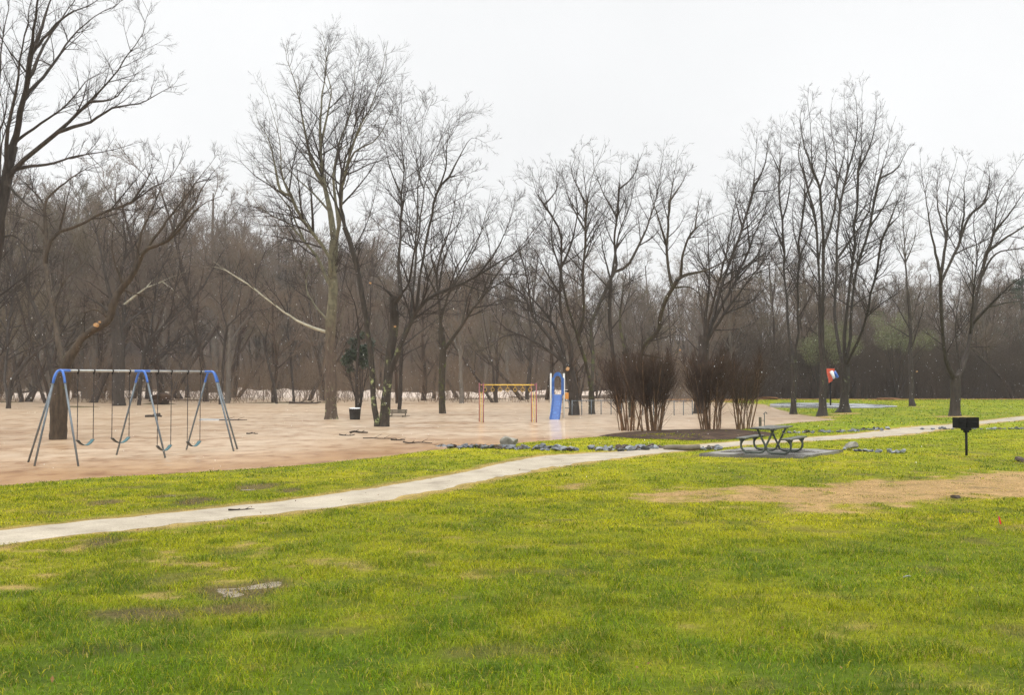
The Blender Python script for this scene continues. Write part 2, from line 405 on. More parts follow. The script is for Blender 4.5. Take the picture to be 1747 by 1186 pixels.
M['rust'] = mat_plain('rusty_grate', (.06, .03, .015), .7, .4)
M['wood_old'] = mat_plain('weathered_wood', (.15, .13, .10), .8, .3, scale=5, bump=.3)
M['wood_wet'] = mat_plain('wet_dark_planks', (.055, .055, .045), .35, .4, scale=6, bump=.3, stain=(.15, .16, .14))
M['tabmetal'] = mat_plain('painted_grey_frame', (.075, .090, .075), .45, .3, .2, 7)
M['can'] = mat_plain('dark_slats', (.035, .032, .028), .7, .4, scale=9)
M['bag'] = mat_plain('white_bag', (.75, .76, .78), .5, .05)
M['rock'] = mat_plain('blue_grey_riprap', (.085, .095, .108), .42, .6, scale=3.5, bump=.5, stain=(.035, .033, .030))
M['rock_pale'] = mat_plain('pale_riprap', (.19, .205, .22), .5, .35, scale=4, bump=.5, stain=(.10, .11, .125))
M['rock_brown'] = mat_plain('brown_riprap', (.075, .058, .045), .7, .4, scale=4, bump=.5)
M['boulder'] = mat_plain('lichen_grey_boulder', (.21, .20, .17), .75, .35, scale=3, bump=.5)
M['red'] = mat_plain('faded_red', (.62, .09, .04), .5, .12)
M['flag'] = mat_plain('red_flag', (.60, .005, .010), .5, .2)
M['mulch'] = mat_plain('bark_mulch', (.042, .025, .016), .9, .8, scale=3.5, bump=.9, stain=(.075, .048, .030))
M['leafgreen'] = mat_plain('dark_evergreen_leaves', (.030, .048, .022), .5, .4, scale=1.5)
M['leafpale'] = mat_plain('pale_green_leaves', (.13, .14, .055), .6, .35, scale=.4)
M['pine'] = mat_plain('pine_needles', (.032, .050, .026), .6, .4, scale=.5)
M['snow'] = mat_plain('snow', (.9, .9, .92), .7, .03)
M['litter'] = mat_plain('fallen_leaves', (.16, .080, .035), .9, .5, scale=6)
M['foam'] = mat_plain('white_foam', (.47, .39, .33), .8, .12, scale=1.5)

# ------------------------------------------------------------------ large structure: ground, water, path
def gpoly(pts): return [tuple(G(*p)[:2]) for p in pts]
UP_E = [(-330, 948), (-150, 925), (0, 905), (150, 888), (250, 879), (400, 863), (500, 852), (600, 838), (700, 822), (800, 803), (860, 789), (930, 777), (1000, 773), (1080, 768.5), (1150, 762), (1200, 758), (1300, 751), (1400, 745), (1480, 737.5), (1540, 730), (1640, 722), (1747, 710.5), (1880, 701), (2100, 694)]
LO_E = [(-330, 985), (-150, 955), (0, 931), (150, 911), (250, 901), (400, 884), (500, 874), (600, 862), (700, 846), (800, 825), (870, 812), (930, 800), (1000, 789), (1080, 779), (1150, 771), (1200, 766), (1300, 758), (1400, 752), (1480, 747.5), (1540, 743), (1640, 729), (1747, 716.5), (1880, 706), (2100, 698)]
PU = bend([G(*p) for p in UP_E], 22); PL = bend([G(*p) for p in LO_E], 22)
PATH_POLY = [tuple(p[:2]) for p in PU] + [tuple(p[:2]) for p in PL[::-1]]
DEAD = gpoly([(1125, 852), (1175, 842), (1250, 836), (1330, 832), (1420, 828), (1500, 820), (1590, 811), (1747, 806), (1950, 803), (1950, 848), (1747, 852), (1640, 851), (1500, 853), (1400, 860), (1280, 866), (1180, 862)])
DEAD2 = gpoly([(930, 825), (1010, 820), (1030, 828), (960, 834)])
MUD = [gpoly([(360, 1006), (420, 1001), (470, 992), (478, 1000), (430, 1020), (380, 1022)]), gpoly([(350, 1040), (400, 1033), (440, 1034), (430, 1044), (370, 1046)]),
       gpoly([(405, 833), (425, 827), (470, 826), (455, 833), (420, 837)]), gpoly([(318, 856), (345, 850), (352, 853), (325, 860)]), gpoly([(165, 857), (190, 854), (195, 857), (168, 861)]),
       gpoly([(490, 837), (502, 835), (506, 837), (495, 839)]), gpoly([(255, 848), (290, 845), (300, 847), (262, 850)]), gpoly([(170, 922), (190, 918), (196, 924), (176, 930)]),
       gpoly([(190, 1048), (240, 1042), (300, 1046), (290, 1056), (220, 1058)])]
PADC = np.array([7.74, 29.75]); PADU = np.array([.855, -.518]); PADV = np.array([.518, .855])   # across, along the table
PADP = [(5.50, 29.35), (8.20, 28.2), (10.25, 30.9), (7.55, 32.05)]
COURT = (G(1418, 692.5)[0], G(1418, 692.5)[1], 4.7, 7.2)

SOIL = [(*G(*p)[:2], r) for p, r in (((1353, 709), 1.3), ((1403, 712), 1.5), ((1440, 706), 1.5), ((1555, 694), 1.2), ((1629, 711), 1.5), ((1649, 779), .25))]
def turf(x, y):
    """colour of the turf layer: returns rgb (N,3) and bareness (N)"""
    x = np.asarray(x, float); y = np.asarray(y, float)
    n1 = .5 * fbm(x, y * .7, .35, 5, 1) + .5 * fbm(x, y * .6, 1.7, 4, 11); n2 = .55 * fbm(x, y * .7, 1.1, 4, 2) + .45 * fbm(x, y, 3.5, 3, 15); n3 = fbm(x, y, .09, 3, 4); n4 = fbm(x * .8, y, 3.0, 4, 7)
    green = np.array([.125, .205, .003]); yel = np.array([.41, .39, .004]); dark = np.array([.060, .105, .004]); dead = np.array([.40, .265, .120]); mud = np.array([.17, .115, .065])
    fy = sstep(.40, .66, n1) * .42 + .14
    fy = np.clip(fy + .33 * sstep(9.5, 16, y) * (1 - sstep(34, 50, y)) - .22 * sstep(8.5, 5, y), 0, .95)  # turf mixed darker close up: lens falloff painted into its colour
    c = green + (yel - green) * fy[..., None]
    c = c + (dark - c) * (sstep(.52, .66, n2) * .45)[..., None]
    d = sdist(x, y, DEAD) + (fbm(x, y, .7, 4, 3) - .5) * 3.0 + (fbm(x, y, 2.4, 3, 44) - .5) * 2.2
    fd = sstep(-.55, .65, d) * (1 - .8 * sstep(.70, .76, n2))
    d2 = sdist(x, y, DEAD2) + (n2 - .5) * 2.5; fd = np.maximum(fd, .8 * sstep(-.2, .4, d2))
    left = sstep(1.0, -5, x) * sstep(22, 13, y)
    fd = np.maximum(fd, sstep(.655 - .075 * left, .745 - .04 * left, n4 * .55 + n3 * .10 + n1 * .35 + .02) * (.45 + .35 * left))
    for tx, ty, tr_ in SOIL: fd = np.maximum(fd, .9 * sstep(tr_, tr_ * .4, np.hypot(x - tx, y - ty) + (n2 - .5) * 1.2))
    pd = -sdist(x, y, PATH_POLY) + (n2 - .5) * .5
    fd = np.maximum(fd, .75 * sstep(.50, .08, pd))
    c = c + (dead - c) * fd[..., None]
    fm = np.zeros_like(x)
    for p in MUD: fm = np.maximum(fm, sstep(-.30, .0, sdist(x, y, p) + (n2 - .5) * .3))
    fm = np.maximum(fm, sstep(.70, .78, fbm(x, y, 1.3, 3, 9)) * .5)
    c = c + (mud - c) * (fm * .8)[..., None]
    return c, np.clip(fm + .25 * fd, 0, 1), fd

def axis(segs):
    o = []
    for a, b, n in segs: o += list(np.linspace(a, b, n, endpoint=False))
    return np.array(o + [segs[-1][1]])
gx = axis([(-420, -120, 30), (-120, -40, 60), (-40, -16, 90), (-16, 16, 330), (16, 40, 130), (40, 120, 80), (120, 420, 30)])
gy = axis([(-50, 2, 14), (2, 16, 170), (16, 48, 230), (48, 110, 150), (110, 240, 50), (240, 420, 45), (420, 800, 8)])
XX, YY = np.meshgrid(gx, gy, indexing='ij'); ZZ = height(XX, YY)
col, bare, fdead = turf(XX.ravel(), YY.ravel())
land_d = sdist(XX.ravel(), YY.ravel(), LAND)
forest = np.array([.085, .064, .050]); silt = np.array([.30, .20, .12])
under = (.52 + .42 * sstep(16, 45, YY.ravel()))[:, None]; under = under + (1 - under) * (fdead[:, None] * .6); col = (col * .80 + np.array([.10, .075, .035]) * .20) * under  # ground darkened below near blades: shade in the gaps is painted
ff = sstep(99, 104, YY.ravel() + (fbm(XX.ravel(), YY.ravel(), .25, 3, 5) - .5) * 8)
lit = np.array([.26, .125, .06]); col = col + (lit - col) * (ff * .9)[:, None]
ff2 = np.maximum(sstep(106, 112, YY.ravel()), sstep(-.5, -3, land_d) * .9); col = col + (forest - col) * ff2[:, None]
shore = sstep(.55, .0, land_d + (fbm(XX.ravel(), YY.ravel(), 1.5, 3, 6) - .5) * .5) * (1 - ff2); col = col + (np.array([.20, .15, .07]) - col) * (shore * .6)[:, None]
nx, ny = len(gx), len(gy)
ii, jj = np.meshgrid(np.arange(nx - 1), np.arange(ny - 1), indexing='ij'); b = (ii * ny + jj).ravel()
gq = np.stack([b, b + ny, b + ny + 1, b + 1], 1)
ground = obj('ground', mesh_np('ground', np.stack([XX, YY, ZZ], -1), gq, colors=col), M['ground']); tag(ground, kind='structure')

wx = axis([(-420, -60, 20), (-60, -34, 90), (-34, 22, 420), (22, 40, 50), (40, 420, 14)]); wy = axis([(12, 20, 6), (20, 46, 300), (46, 80, 190), (80, 140, 110), (140, 330, 12)])
WX, WY = np.meshgrid(wx, wy, indexing='ij'); wl = -sdist(WX.ravel(), WY.ravel(), LAND)     # distance from the bank
WZ = ((fbm(WX * .8 + 2, WY, .50, 3, 31) - .5) * .052 + (fbm(WX * .5, WY, 2.2, 2, 35) - .5) * .007) * (.55 + .9 * fbm(WX * .4, WY, .16, 3, 37)) * sstep(140, 110, WY) * sstep(60, 40, np.abs(WX)) * sstep(-.5, 2.5, wl).reshape(WX.shape)
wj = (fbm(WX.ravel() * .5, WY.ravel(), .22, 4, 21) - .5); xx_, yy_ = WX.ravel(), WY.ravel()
silt_sheen_f = np.clip(.95 * sstep(9 + 5 * wj, .5, wl - 2 * wj) * sstep(14, -2, xx_ + 6 * wj) * sstep(48, 36, yy_) + .42 * sstep(-6, -24, xx_ + 12 * wj) * sstep(75, 30, yy_) + .3 * sstep(1.5, 0, wl), 0, 1)
wcol = np.array([.61, .465, .325]) * (1 - silt_sheen_f[:, None]) + np.array([.41, .24, .115]) * silt_sheen_f[:, None]  # pale open water has sky sheen painted in; brown is bank silt
mw, nw_ = len(wx), len(wy); ii, jj = np.meshgrid(np.arange(mw - 1), np.arange(nw_ - 1), indexing='ij'); b = (ii * nw_ + jj).ravel()
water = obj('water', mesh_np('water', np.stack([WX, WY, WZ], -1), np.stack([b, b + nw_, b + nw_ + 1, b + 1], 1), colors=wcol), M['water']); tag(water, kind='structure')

# path: a sheet that follows the ground, its ragged edges dipping under the turf
n = len(PU); K = 9; PV = []
for i in range(n):
    for j in range(K):
        f = j / (K - 1); ww = np.linalg.norm(PU[i] - PL[i])
        p = PU[i] * (1 - f) + PL[i] * f
        if j in (0, K - 1):
            s = (-1 if j == 0 else 1) * (.10 + .34 * (fbm(p[0], p[1], 2.2, 4, 8) - .40))
            dv = (PL[i] - PU[i]) / ww; p = p + dv * s
        zz = float(height(p[0], p[1])) + (.014 if 0 < j < K - 1 else -.012)
        PV.append((p[0], p[1], zz))
pq = np.array([(i * K + j, i * K + j + 1, (i + 1) * K + j + 1, (i + 1) * K + j) for i in range(n - 1) for j in range(K - 1)])
path = obj('path', mesh_np('path', PV, pq[:, ::-1]), M['path']); tag(path, kind='structure')

def blob_sheet(name, mat, poly, dz, seed, wob=.25, fine=True):
    """thin irregular sheet lying on the ground inside a smooth outline"""
    P = np.array(poly); c = P.mean(0); Q = bend([(*p, 0) for p in np.vstack([P, P[:1]])], 8)[:-1, :2]
    V = [(c[0], c[1], float(height(c[0], c[1], fine)) + dz)]; rings = 9
    for k in range(1, rings + 1):
        for q in Q:
            f = k / rings; r = 1 + wob * (fbm(q[0] * 3 + seed, q[1] * 3, 1.0, 3) - .5) * 2
            p = c + (q - c) * f * r; V.append((p[0], p[1], float(height(p[0], p[1], fine)) + dz - (.03 if k == rings else 0)))
    m = len(Q); T = [(0, 1 + j, 1 + (j + 1) % m) for j in range(m)]
    Qd = [(1 + k * m + j, 1 + (k + 1) * m + j, 1 + (k + 1) * m + (j + 1) % m, 1 + k * m + (j + 1) % m) for k in range(rings - 1) for j in range(m)]
    return obj(name, mesh_np(name, V, np.array(Qd), np.array(T)), mat)
for k, p in enumerate(MUD): tag(blob_sheet('puddle', M['puddle'], p, -.006, k * 7, .6, False), kind='structure')
bed = blob_sheet('mulch_bed', M['mulch'], BED, .05, 3, .06); tag(bed, kind='structure')
a = np.linspace(0, 2 * np.pi, 40, endpoint=False)
cz = float(height(COURT[0], COURT[1])) + .07
cm = MB(); cm.prism([(COURT[0] + COURT[2] * math.cos(t), COURT[1] + COURT[3] * math.sin(t)) for t in a], lambda x, y, d: (x, y, d), cz - .3, cz)
tag(cm.build('court_pad', M['court']), kind='structure')
padz = float(height(*PADC)) + .07
pm = MB(); pm.prism(PADP, lambda x, y, d: (x, y, d), padz - .3, padz)
tag(pm.build('concrete_pad', M['concrete']), kind='structure')

# ------------------------------------------------------------------ grass
def scatter(y0, y1, dens):
    f = lambda y: y * .56 + 3.6
    n = int(dens * (y1 - y0) * 2 * f((y0 + y1) / 2) * 1.0); y = y0 + (y1 - y0) * rng.random(int(n * f(y1) / f((y0 + y1) / 2)) + 10)
    y = y[rng.random(len(y)) < f(y) / f(y1)]
    return (rng.random(len(y)) * 2 - 1) * f(y), y
BEDG = G(1090, 748)
GV = []; GT = []; GC = []; gn = 0
for (y0, y1, dens, hh, wd) in ((3.0, 8.5, 4300, .046, .0034), (8.5, 13.5, 2500, .044, .0048), (13.5, 22, 950, .042, .0080), (22, 46, 220, .042, .016), (46, 104, 16, .055, .05)):
    x, y = scatter(y0, y1, dens); ld = sdist(x, y, LAND)
    pd = sdist(x, y, PATH_POLY); keep = (ld > .12 + .25 * rng.random(len(x))) & (pd < -.02 - .10 * rng.random(len(x)) * (fbm(x, y, 2.2, 2, 12) * 2))
    keep &= sdist(x, y, PADP) < -.04
    keep &= ((x - COURT[0]) / COURT[2]) ** 2 + ((y - COURT[1]) / COURT[3]) ** 2 > 1.02
    bd = sdist(x, y, BED); keep &= (bd < 0) | ((np.exp(-((x - BEDG[0]) / 2.2) ** 2 - ((y - BEDG[1]) / .9) ** 2) + .8 * (fbm(x, y, .6, 3, 14) - .36) > .42 * (.6 + .8 * rng.random(len(x)))))
    x, y = x[keep], y[keep]; c, br, fd = turf(x, y)
    clump = fbm(x, y, 2.6, 3, 20)
    k2 = (rng.random(len(x)) > br * .62) & (rng.random(len(x)) < .42 + 1.0 * sstep(.36, .62, clump)); x, y, c, fd, clump = x[k2], y[k2], c[k2], fd[k2], clump[k2]
    n = len(x); z = height(x, y) - .004 + .045 * sstep(.1, .4, sdist(x, y, BED)); tuft = sstep(.60, .70, fbm(x, y, 1.9, 3, 40))
    h = hh * (.45 + .9 * rng.random(n)) * (1 - .55 * fd) * (.55 + .9 * clump) * (1 + .6 * tuft); wv = wd * (.6 + .8 * rng.random(n))
    az = rng.random(n) * 2 * np.pi; lean = .35 + 1.6 * rng.random(n); lean = lean + .6 * fd
    fa = rng.random(n) * 2 * np.pi; sx, sy = np.cos(fa) * wv / 2, np.sin(fa) * wv / 2
    lx, ly = np.cos(az), np.sin(az)
    b0 = np.stack([x - sx, y - sy, z], 1); b1 = np.stack([x + sx, y + sy, z], 1)
    mx, my, mz = x + lx * h * .30 * lean, y + ly * h * .30 * lean, z + h * .62
    m0 = np.stack([mx - sx * .8, my - sy * .8, mz], 1); m1 = np.stack([mx + sx * .8, my + sy * .8, mz], 1)
    tp = np.stack([x + lx * h * .95 * lean, y + ly * h * .95 * lean, z + h * (1 - .25 * np.minimum(lean, 1.6))], 1)
    V = np.stack([b0, b1, m0, m1, tp], 1).reshape(-1, 3)
    o = gn + np.arange(n)[:, None] * 5
    T = np.stack([o + 0, o + 1, o + 3, o + 0, o + 3, o + 2, o + 2, o + 3, o + 4], 2).reshape(-1, 3)
    r1 = rng.random(n)[:, None]; cc = (c + (np.array([.065, .125, .003]) - c) * (.6 * tuft)[:, None]) * (.50 + 1.05 * rng.random((n, 1)))
    straw = np.array([.46, .35, .10]); yl = np.array([.42, .39, .012]); dg = np.array([.05, .10, .004])
    cc = np.where(r1 < .05, straw * (.6 + .5 * rng.random((n, 1))), cc); cc = np.where((r1 > .05) & (r1 < .13), yl, cc); cc = np.where(r1 > .86, dg * (1 - fd[:, None]) + cc * fd[:, None], cc)
    cc = np.repeat(cc, 5, axis=0)
    GV.append(V); GT.append(T); GC.append(cc); gn += n * 5
grass = obj('grass', mesh_np('grass', np.concatenate(GV), None, np.concatenate(GT), colors=np.concatenate(GC)), M['grass']); tag(grass, kind='stuff')
print('grass blades', gn // 5)
del GV, GT, GC

# ------------------------------------------------------------------ trees
UP = np.array([0, 0, 1.])
def unit(v): return v / (np.linalg.norm(v, axis=-1, keepdims=True) + 1e-9)
def grow(p, d, L, r0, r1, K, wig, up, g):
    N = len(p); P = np.empty((N, K + 1, 3)); P[:, 0] = p; d = unit(d)
    for k in range(K):
        d = unit(d + wig * g.standard_normal((N, 3)) + up * UP); P[:, k + 1] = P[:, k] + d * (L / K)[:, None]
    f = np.linspace(0, 1, K + 1)[None]; Rr = r0[:, None] * (1 - f) + r1[:, None] * f
    return P, Rr
def kids(P, Rr, L, count, t0, t1, ang, g, tpow=1.0):
    """children of branches: returns start, dir, parent length, t, parent radius"""
    idx = np.repeat(np.arange(len(P)), count); m = len(idx); K = P.shape[1] - 1
    t = t0 + (t1 - t0) * g.random(m) ** tpow
    s = np.minimum((t * K).astype(int), K - 1); f = t * K - s
    a = P[idx, s]; bb = P[idx, s + 1]; pos = a + (bb - a) * f[:, None]; tan = unit(bb - a)
    pr = Rr[idx, s] * (1 - f) + Rr[idx, s + 1] * f
    q = g.standard_normal((m, 3)); q = unit(q - tan * (q * tan).sum(1, keepdims=True))
    an = ang[0] + (ang[1] - ang[0]) * g.random(m)
    return pos, np.cos(an)[:, None] * tan + np.sin(an)[:, None] * q, L[idx], t, pr
def limb_len(P): return np.linalg.norm(np.diff(P, axis=1), axis=2).sum(1)
def ramify(pile, P, Rr, g, l2=(6, .38, .7, 4.5), l3=8, l4=4, up=.035, ang=(.48, 1.0), thick=1.0, t0=.22, wig=.10):
    L = limb_len(P)
    cnt = np.maximum(3, (L / l2[0] * 10).astype(int))
    p, d, pl, t, pr = kids(P, Rr, L, cnt, t0, .98, ang, g)
    len2 = np.clip(pl * l2[1] * (1.15 - .92 * t) * (.6 + .7 * g.random(len(t))), l2[2], l2[3])
    r = np.minimum(.62 * pr + .002, (.0125 * len2 + .003) * thick)
    P2, R2 = grow(p, d, len2, r, np.full(len(r), .0035 * thick), 5, wig, up, g); pile.tube(P2, R2, 4)
    # leaders carry on past the traced tips
    p, d, pl, t, pr = kids(P2, R2, len2, np.maximum(2, (l3 * np.clip(len2 / 2.0, .5, 1.6)).astype(int)), .12, .95, (.45, .95), g)
    len3 = np.clip(pl * .44 * (1.15 - .6 * t) * (.6 + .7 * g.random(len(t))), .3, 2.2); r = np.minimum(.7 * pr + .001, (.009 * len3 + .003) * thick)
    P3, R3 = grow(p, d, len3, r, np.full(len(r), .003 * thick), 3, wig, up * 1.2, g); pile.tube(P3, R3, 3)
    if l4:
        p, d, pl, t, pr = kids(P3, R3, len3, l4, .15, .9, (.3, .7), g)
        len4 = np.clip(pl * .55 * (.6 + .8 * g.random(len(t))), .2, .9)
        P4, R4 = grow(p, d, len4, np.full(len(p), .0042 * thick), np.full(len(p), .0018 * thick), 2, wig, up, g); pile.tube(P4, R4, 3)
def hero(name, label, limbs, seed, bark, twig='twig', D=None, cuts=(), extra=7, drift=.45, trunk_n=1, group=None, flare=1.35, cat='tree', pale=(), **rk):
    """a bare tree: main limbs laid out one by one (each with its own depth), then branched in all directions"""
    g = np.random.default_rng(seed)
    base = limbs[0][2][0]
    if D is None: D = G(*base)[1]
    sc = F / D; samples = []; LP = []; LR = []; joints = []
    org = at(*base, D); org[2] = max(float(height(org[0], org[1])), -.3)
    for k, (r0, r1, px) in enumerate(limbs):
        s0 = np.array(px[0], float)
        if samples:
            S = np.array(samples); j = np.argmin((S[:, 0] - s0[0]) ** 2 + (S[:, 1] - s0[1]) ** 2); d0 = S[j, 2]
        else: d0 = D
        q = bend([(x, y, 0) for x, y in px], 5)[:, :2]
        seg = np.r_[0, np.cumsum(np.linalg.norm(np.diff(q, axis=0), axis=1))]; plen = seg[-1]
        sl = 0 if k < trunk_n else g.uniform(-drift, drift) + (.25 * g.choice([-1, 1]))
        dep = d0 + sl * seg / sc
        pts = np.array([at(a, b_, dd) for (a, b_), dd in zip(q, dep)])
        if k < trunk_n and abs(px[0][1] - base[1]) < 12: pts = np.vstack([pts[0] + (pts[0] - pts[1]) * .02 - np.array([0, 0, .5]), pts])
        f = np.linspace(0, 1, 17); ss = np.r_[0, np.cumsum(np.linalg.norm(np.diff(pts, axis=0), axis=1))]; ss /= ss[-1]
        P = np.stack([np.interp(f, ss, pts[:, c]) for c in range(3)], 1)
        P[1:-1] += g.standard_normal((15, 3)) * .008 * np.linalg.norm(P[-1] - P[0]) * np.array([.2, .6, .2])
        rad = ((r0 - .4 * r1) * (1 - f) ** (1.0 if k < trunk_n else 1.35) + .4 * r1) / sc if k >= trunk_n else (r0 * (1 - f) + r1 * f) / sc
        if k < trunk_n and abs(px[0][1] - base[1]) < 12: rad = rad * (1 + (flare - 1) * np.exp(-(P[:, 2] - org[2]) / .35).clip(0, 1.3))
        for (a, b_), dd in zip(q, dep): samples.append((a, b_, dd))
        if k >= trunk_n: rad = rad * (.80 - .10 * f)
        if k >= trunk_n or (k and abs(px[0][1] - base[1]) > 12):
            bj, bi, bd = 0, 0, 1e9
            for q_ in range(len(LP)):
                dd_ = np.linalg.norm(LP[q_] - P[0], axis=1); i_ = int(dd_.argmin())
                if dd_[i_] < bd: bj, bi, bd = q_, i_, dd_[i_]
            joints.append((k, bj, bi)); P = P + (LP[bj][bi] - P[0]) * np.linspace(1, 0, 17)[:, None] ** 1.5
        LP.append(P); LR.append(rad)
    for k, bj, bi in joints[::-1]: LR[bj][:bi + 1] = np.maximum(LR[bj][:bi + 1], LR[k][0] * 1.04)
    LP = np.array(LP); LR = np.array(LR)
    root = empty(name, org); tag(root, label, cat, group)
    big = Pile()
    keepl = [k for k in range(len(LP)) if k not in pale]; V, Q = tubes(LP[keepl], LR[keepl], 10)
    # gnarl the thick wood a little
    V = V + (np.stack([fbm(V[:, 0] * 3 + V[:, 2], V[:, 1] * 3 + 5, 1.0, 3, o) - .5 for o in (1, 4, 7)], 1)) * np.repeat(LR[keepl].ravel(), 10)[:, None] * .45
    big.add(V, Q)
    for k in pale: pl_ = Pile(); pl_.tube(LP[k:k + 1], LR[k:k + 1] * .85, 8); o_p = obj('bleached_limb', pl_.mesh('bleached_limb', org), M['white_bark'], root); o_p['label'] = 'long pale bleached limb'
    tw = Pile()
    if extra:
        LL = limb_len(LP); p, d, pl, t, pr = kids(LP, LR, LL, np.maximum(1, np.round(extra * LL / LL.sum()).astype(int)), .35, .9, (.4, .8), g)
        d[:, 1] *= 1.8
        le = np.clip(pl * .45 * (1.2 - 1.05 * t), 1.0, 6); P2, R2 = grow(p, d, le, np.minimum(pr * .6, .013 * le), np.full(len(p), .007), 16, .06, .035, g)
        big.tube(P2, R2, 6); AP = np.concatenate([LP, P2]); AR = np.concatenate([LR, R2])
    else: AP, AR = LP, LR
    hasl = np.array([True] * len(AP))
    for k in range(trunk_n):
        if rk.get('bare_trunk', True): hasl[k] = False
    rk.pop('bare_trunk', None)
    if (~hasl).any():   # sprinkle on the upper third of the trunk only
        kw = dict(rk); kw['t0'] = .72; ramify(tw, AP[~hasl], AR[~hasl], g, **kw)
    ramify(tw, AP[hasl], AR[hasl], g, **rk)
    obj('trunk', big.mesh('trunk', org), M[bark], root)
    obj('crown', tw.mesh('crown', org), M[twig], root)
    for (cx, cyy, rpx) in cuts:
        S = np.array(samples); j = np.argmin((S[:, 0] - cx) ** 2 + (S[:, 1] - cyy) ** 2)
        c = at(cx, cyy, S[j, 2] - .05) - np.array([0, 16 / sc * .9, 0]) - org
        m = MB(); rr = rpx * .62 / sc; ax = Vector((g.uniform(-.3, .3), -1, g.uniform(-.1, .25))).normalized()
        m.tube([tuple(Vector(c) - ax * rr * 2.2), tuple(Vector(c) + ax * rr * .1)], [rr * 1.15, rr], 12)
        m.build('pruning_cut', M['cut'], root)
    return root
def P_(s):
    a = [float(v) for v in s.replace(',', ' ').split()]; return list(zip(a[::2], a[1::2]))
def T_(*rows): return [(a, b, P_(s)) for a, b, s in rows]

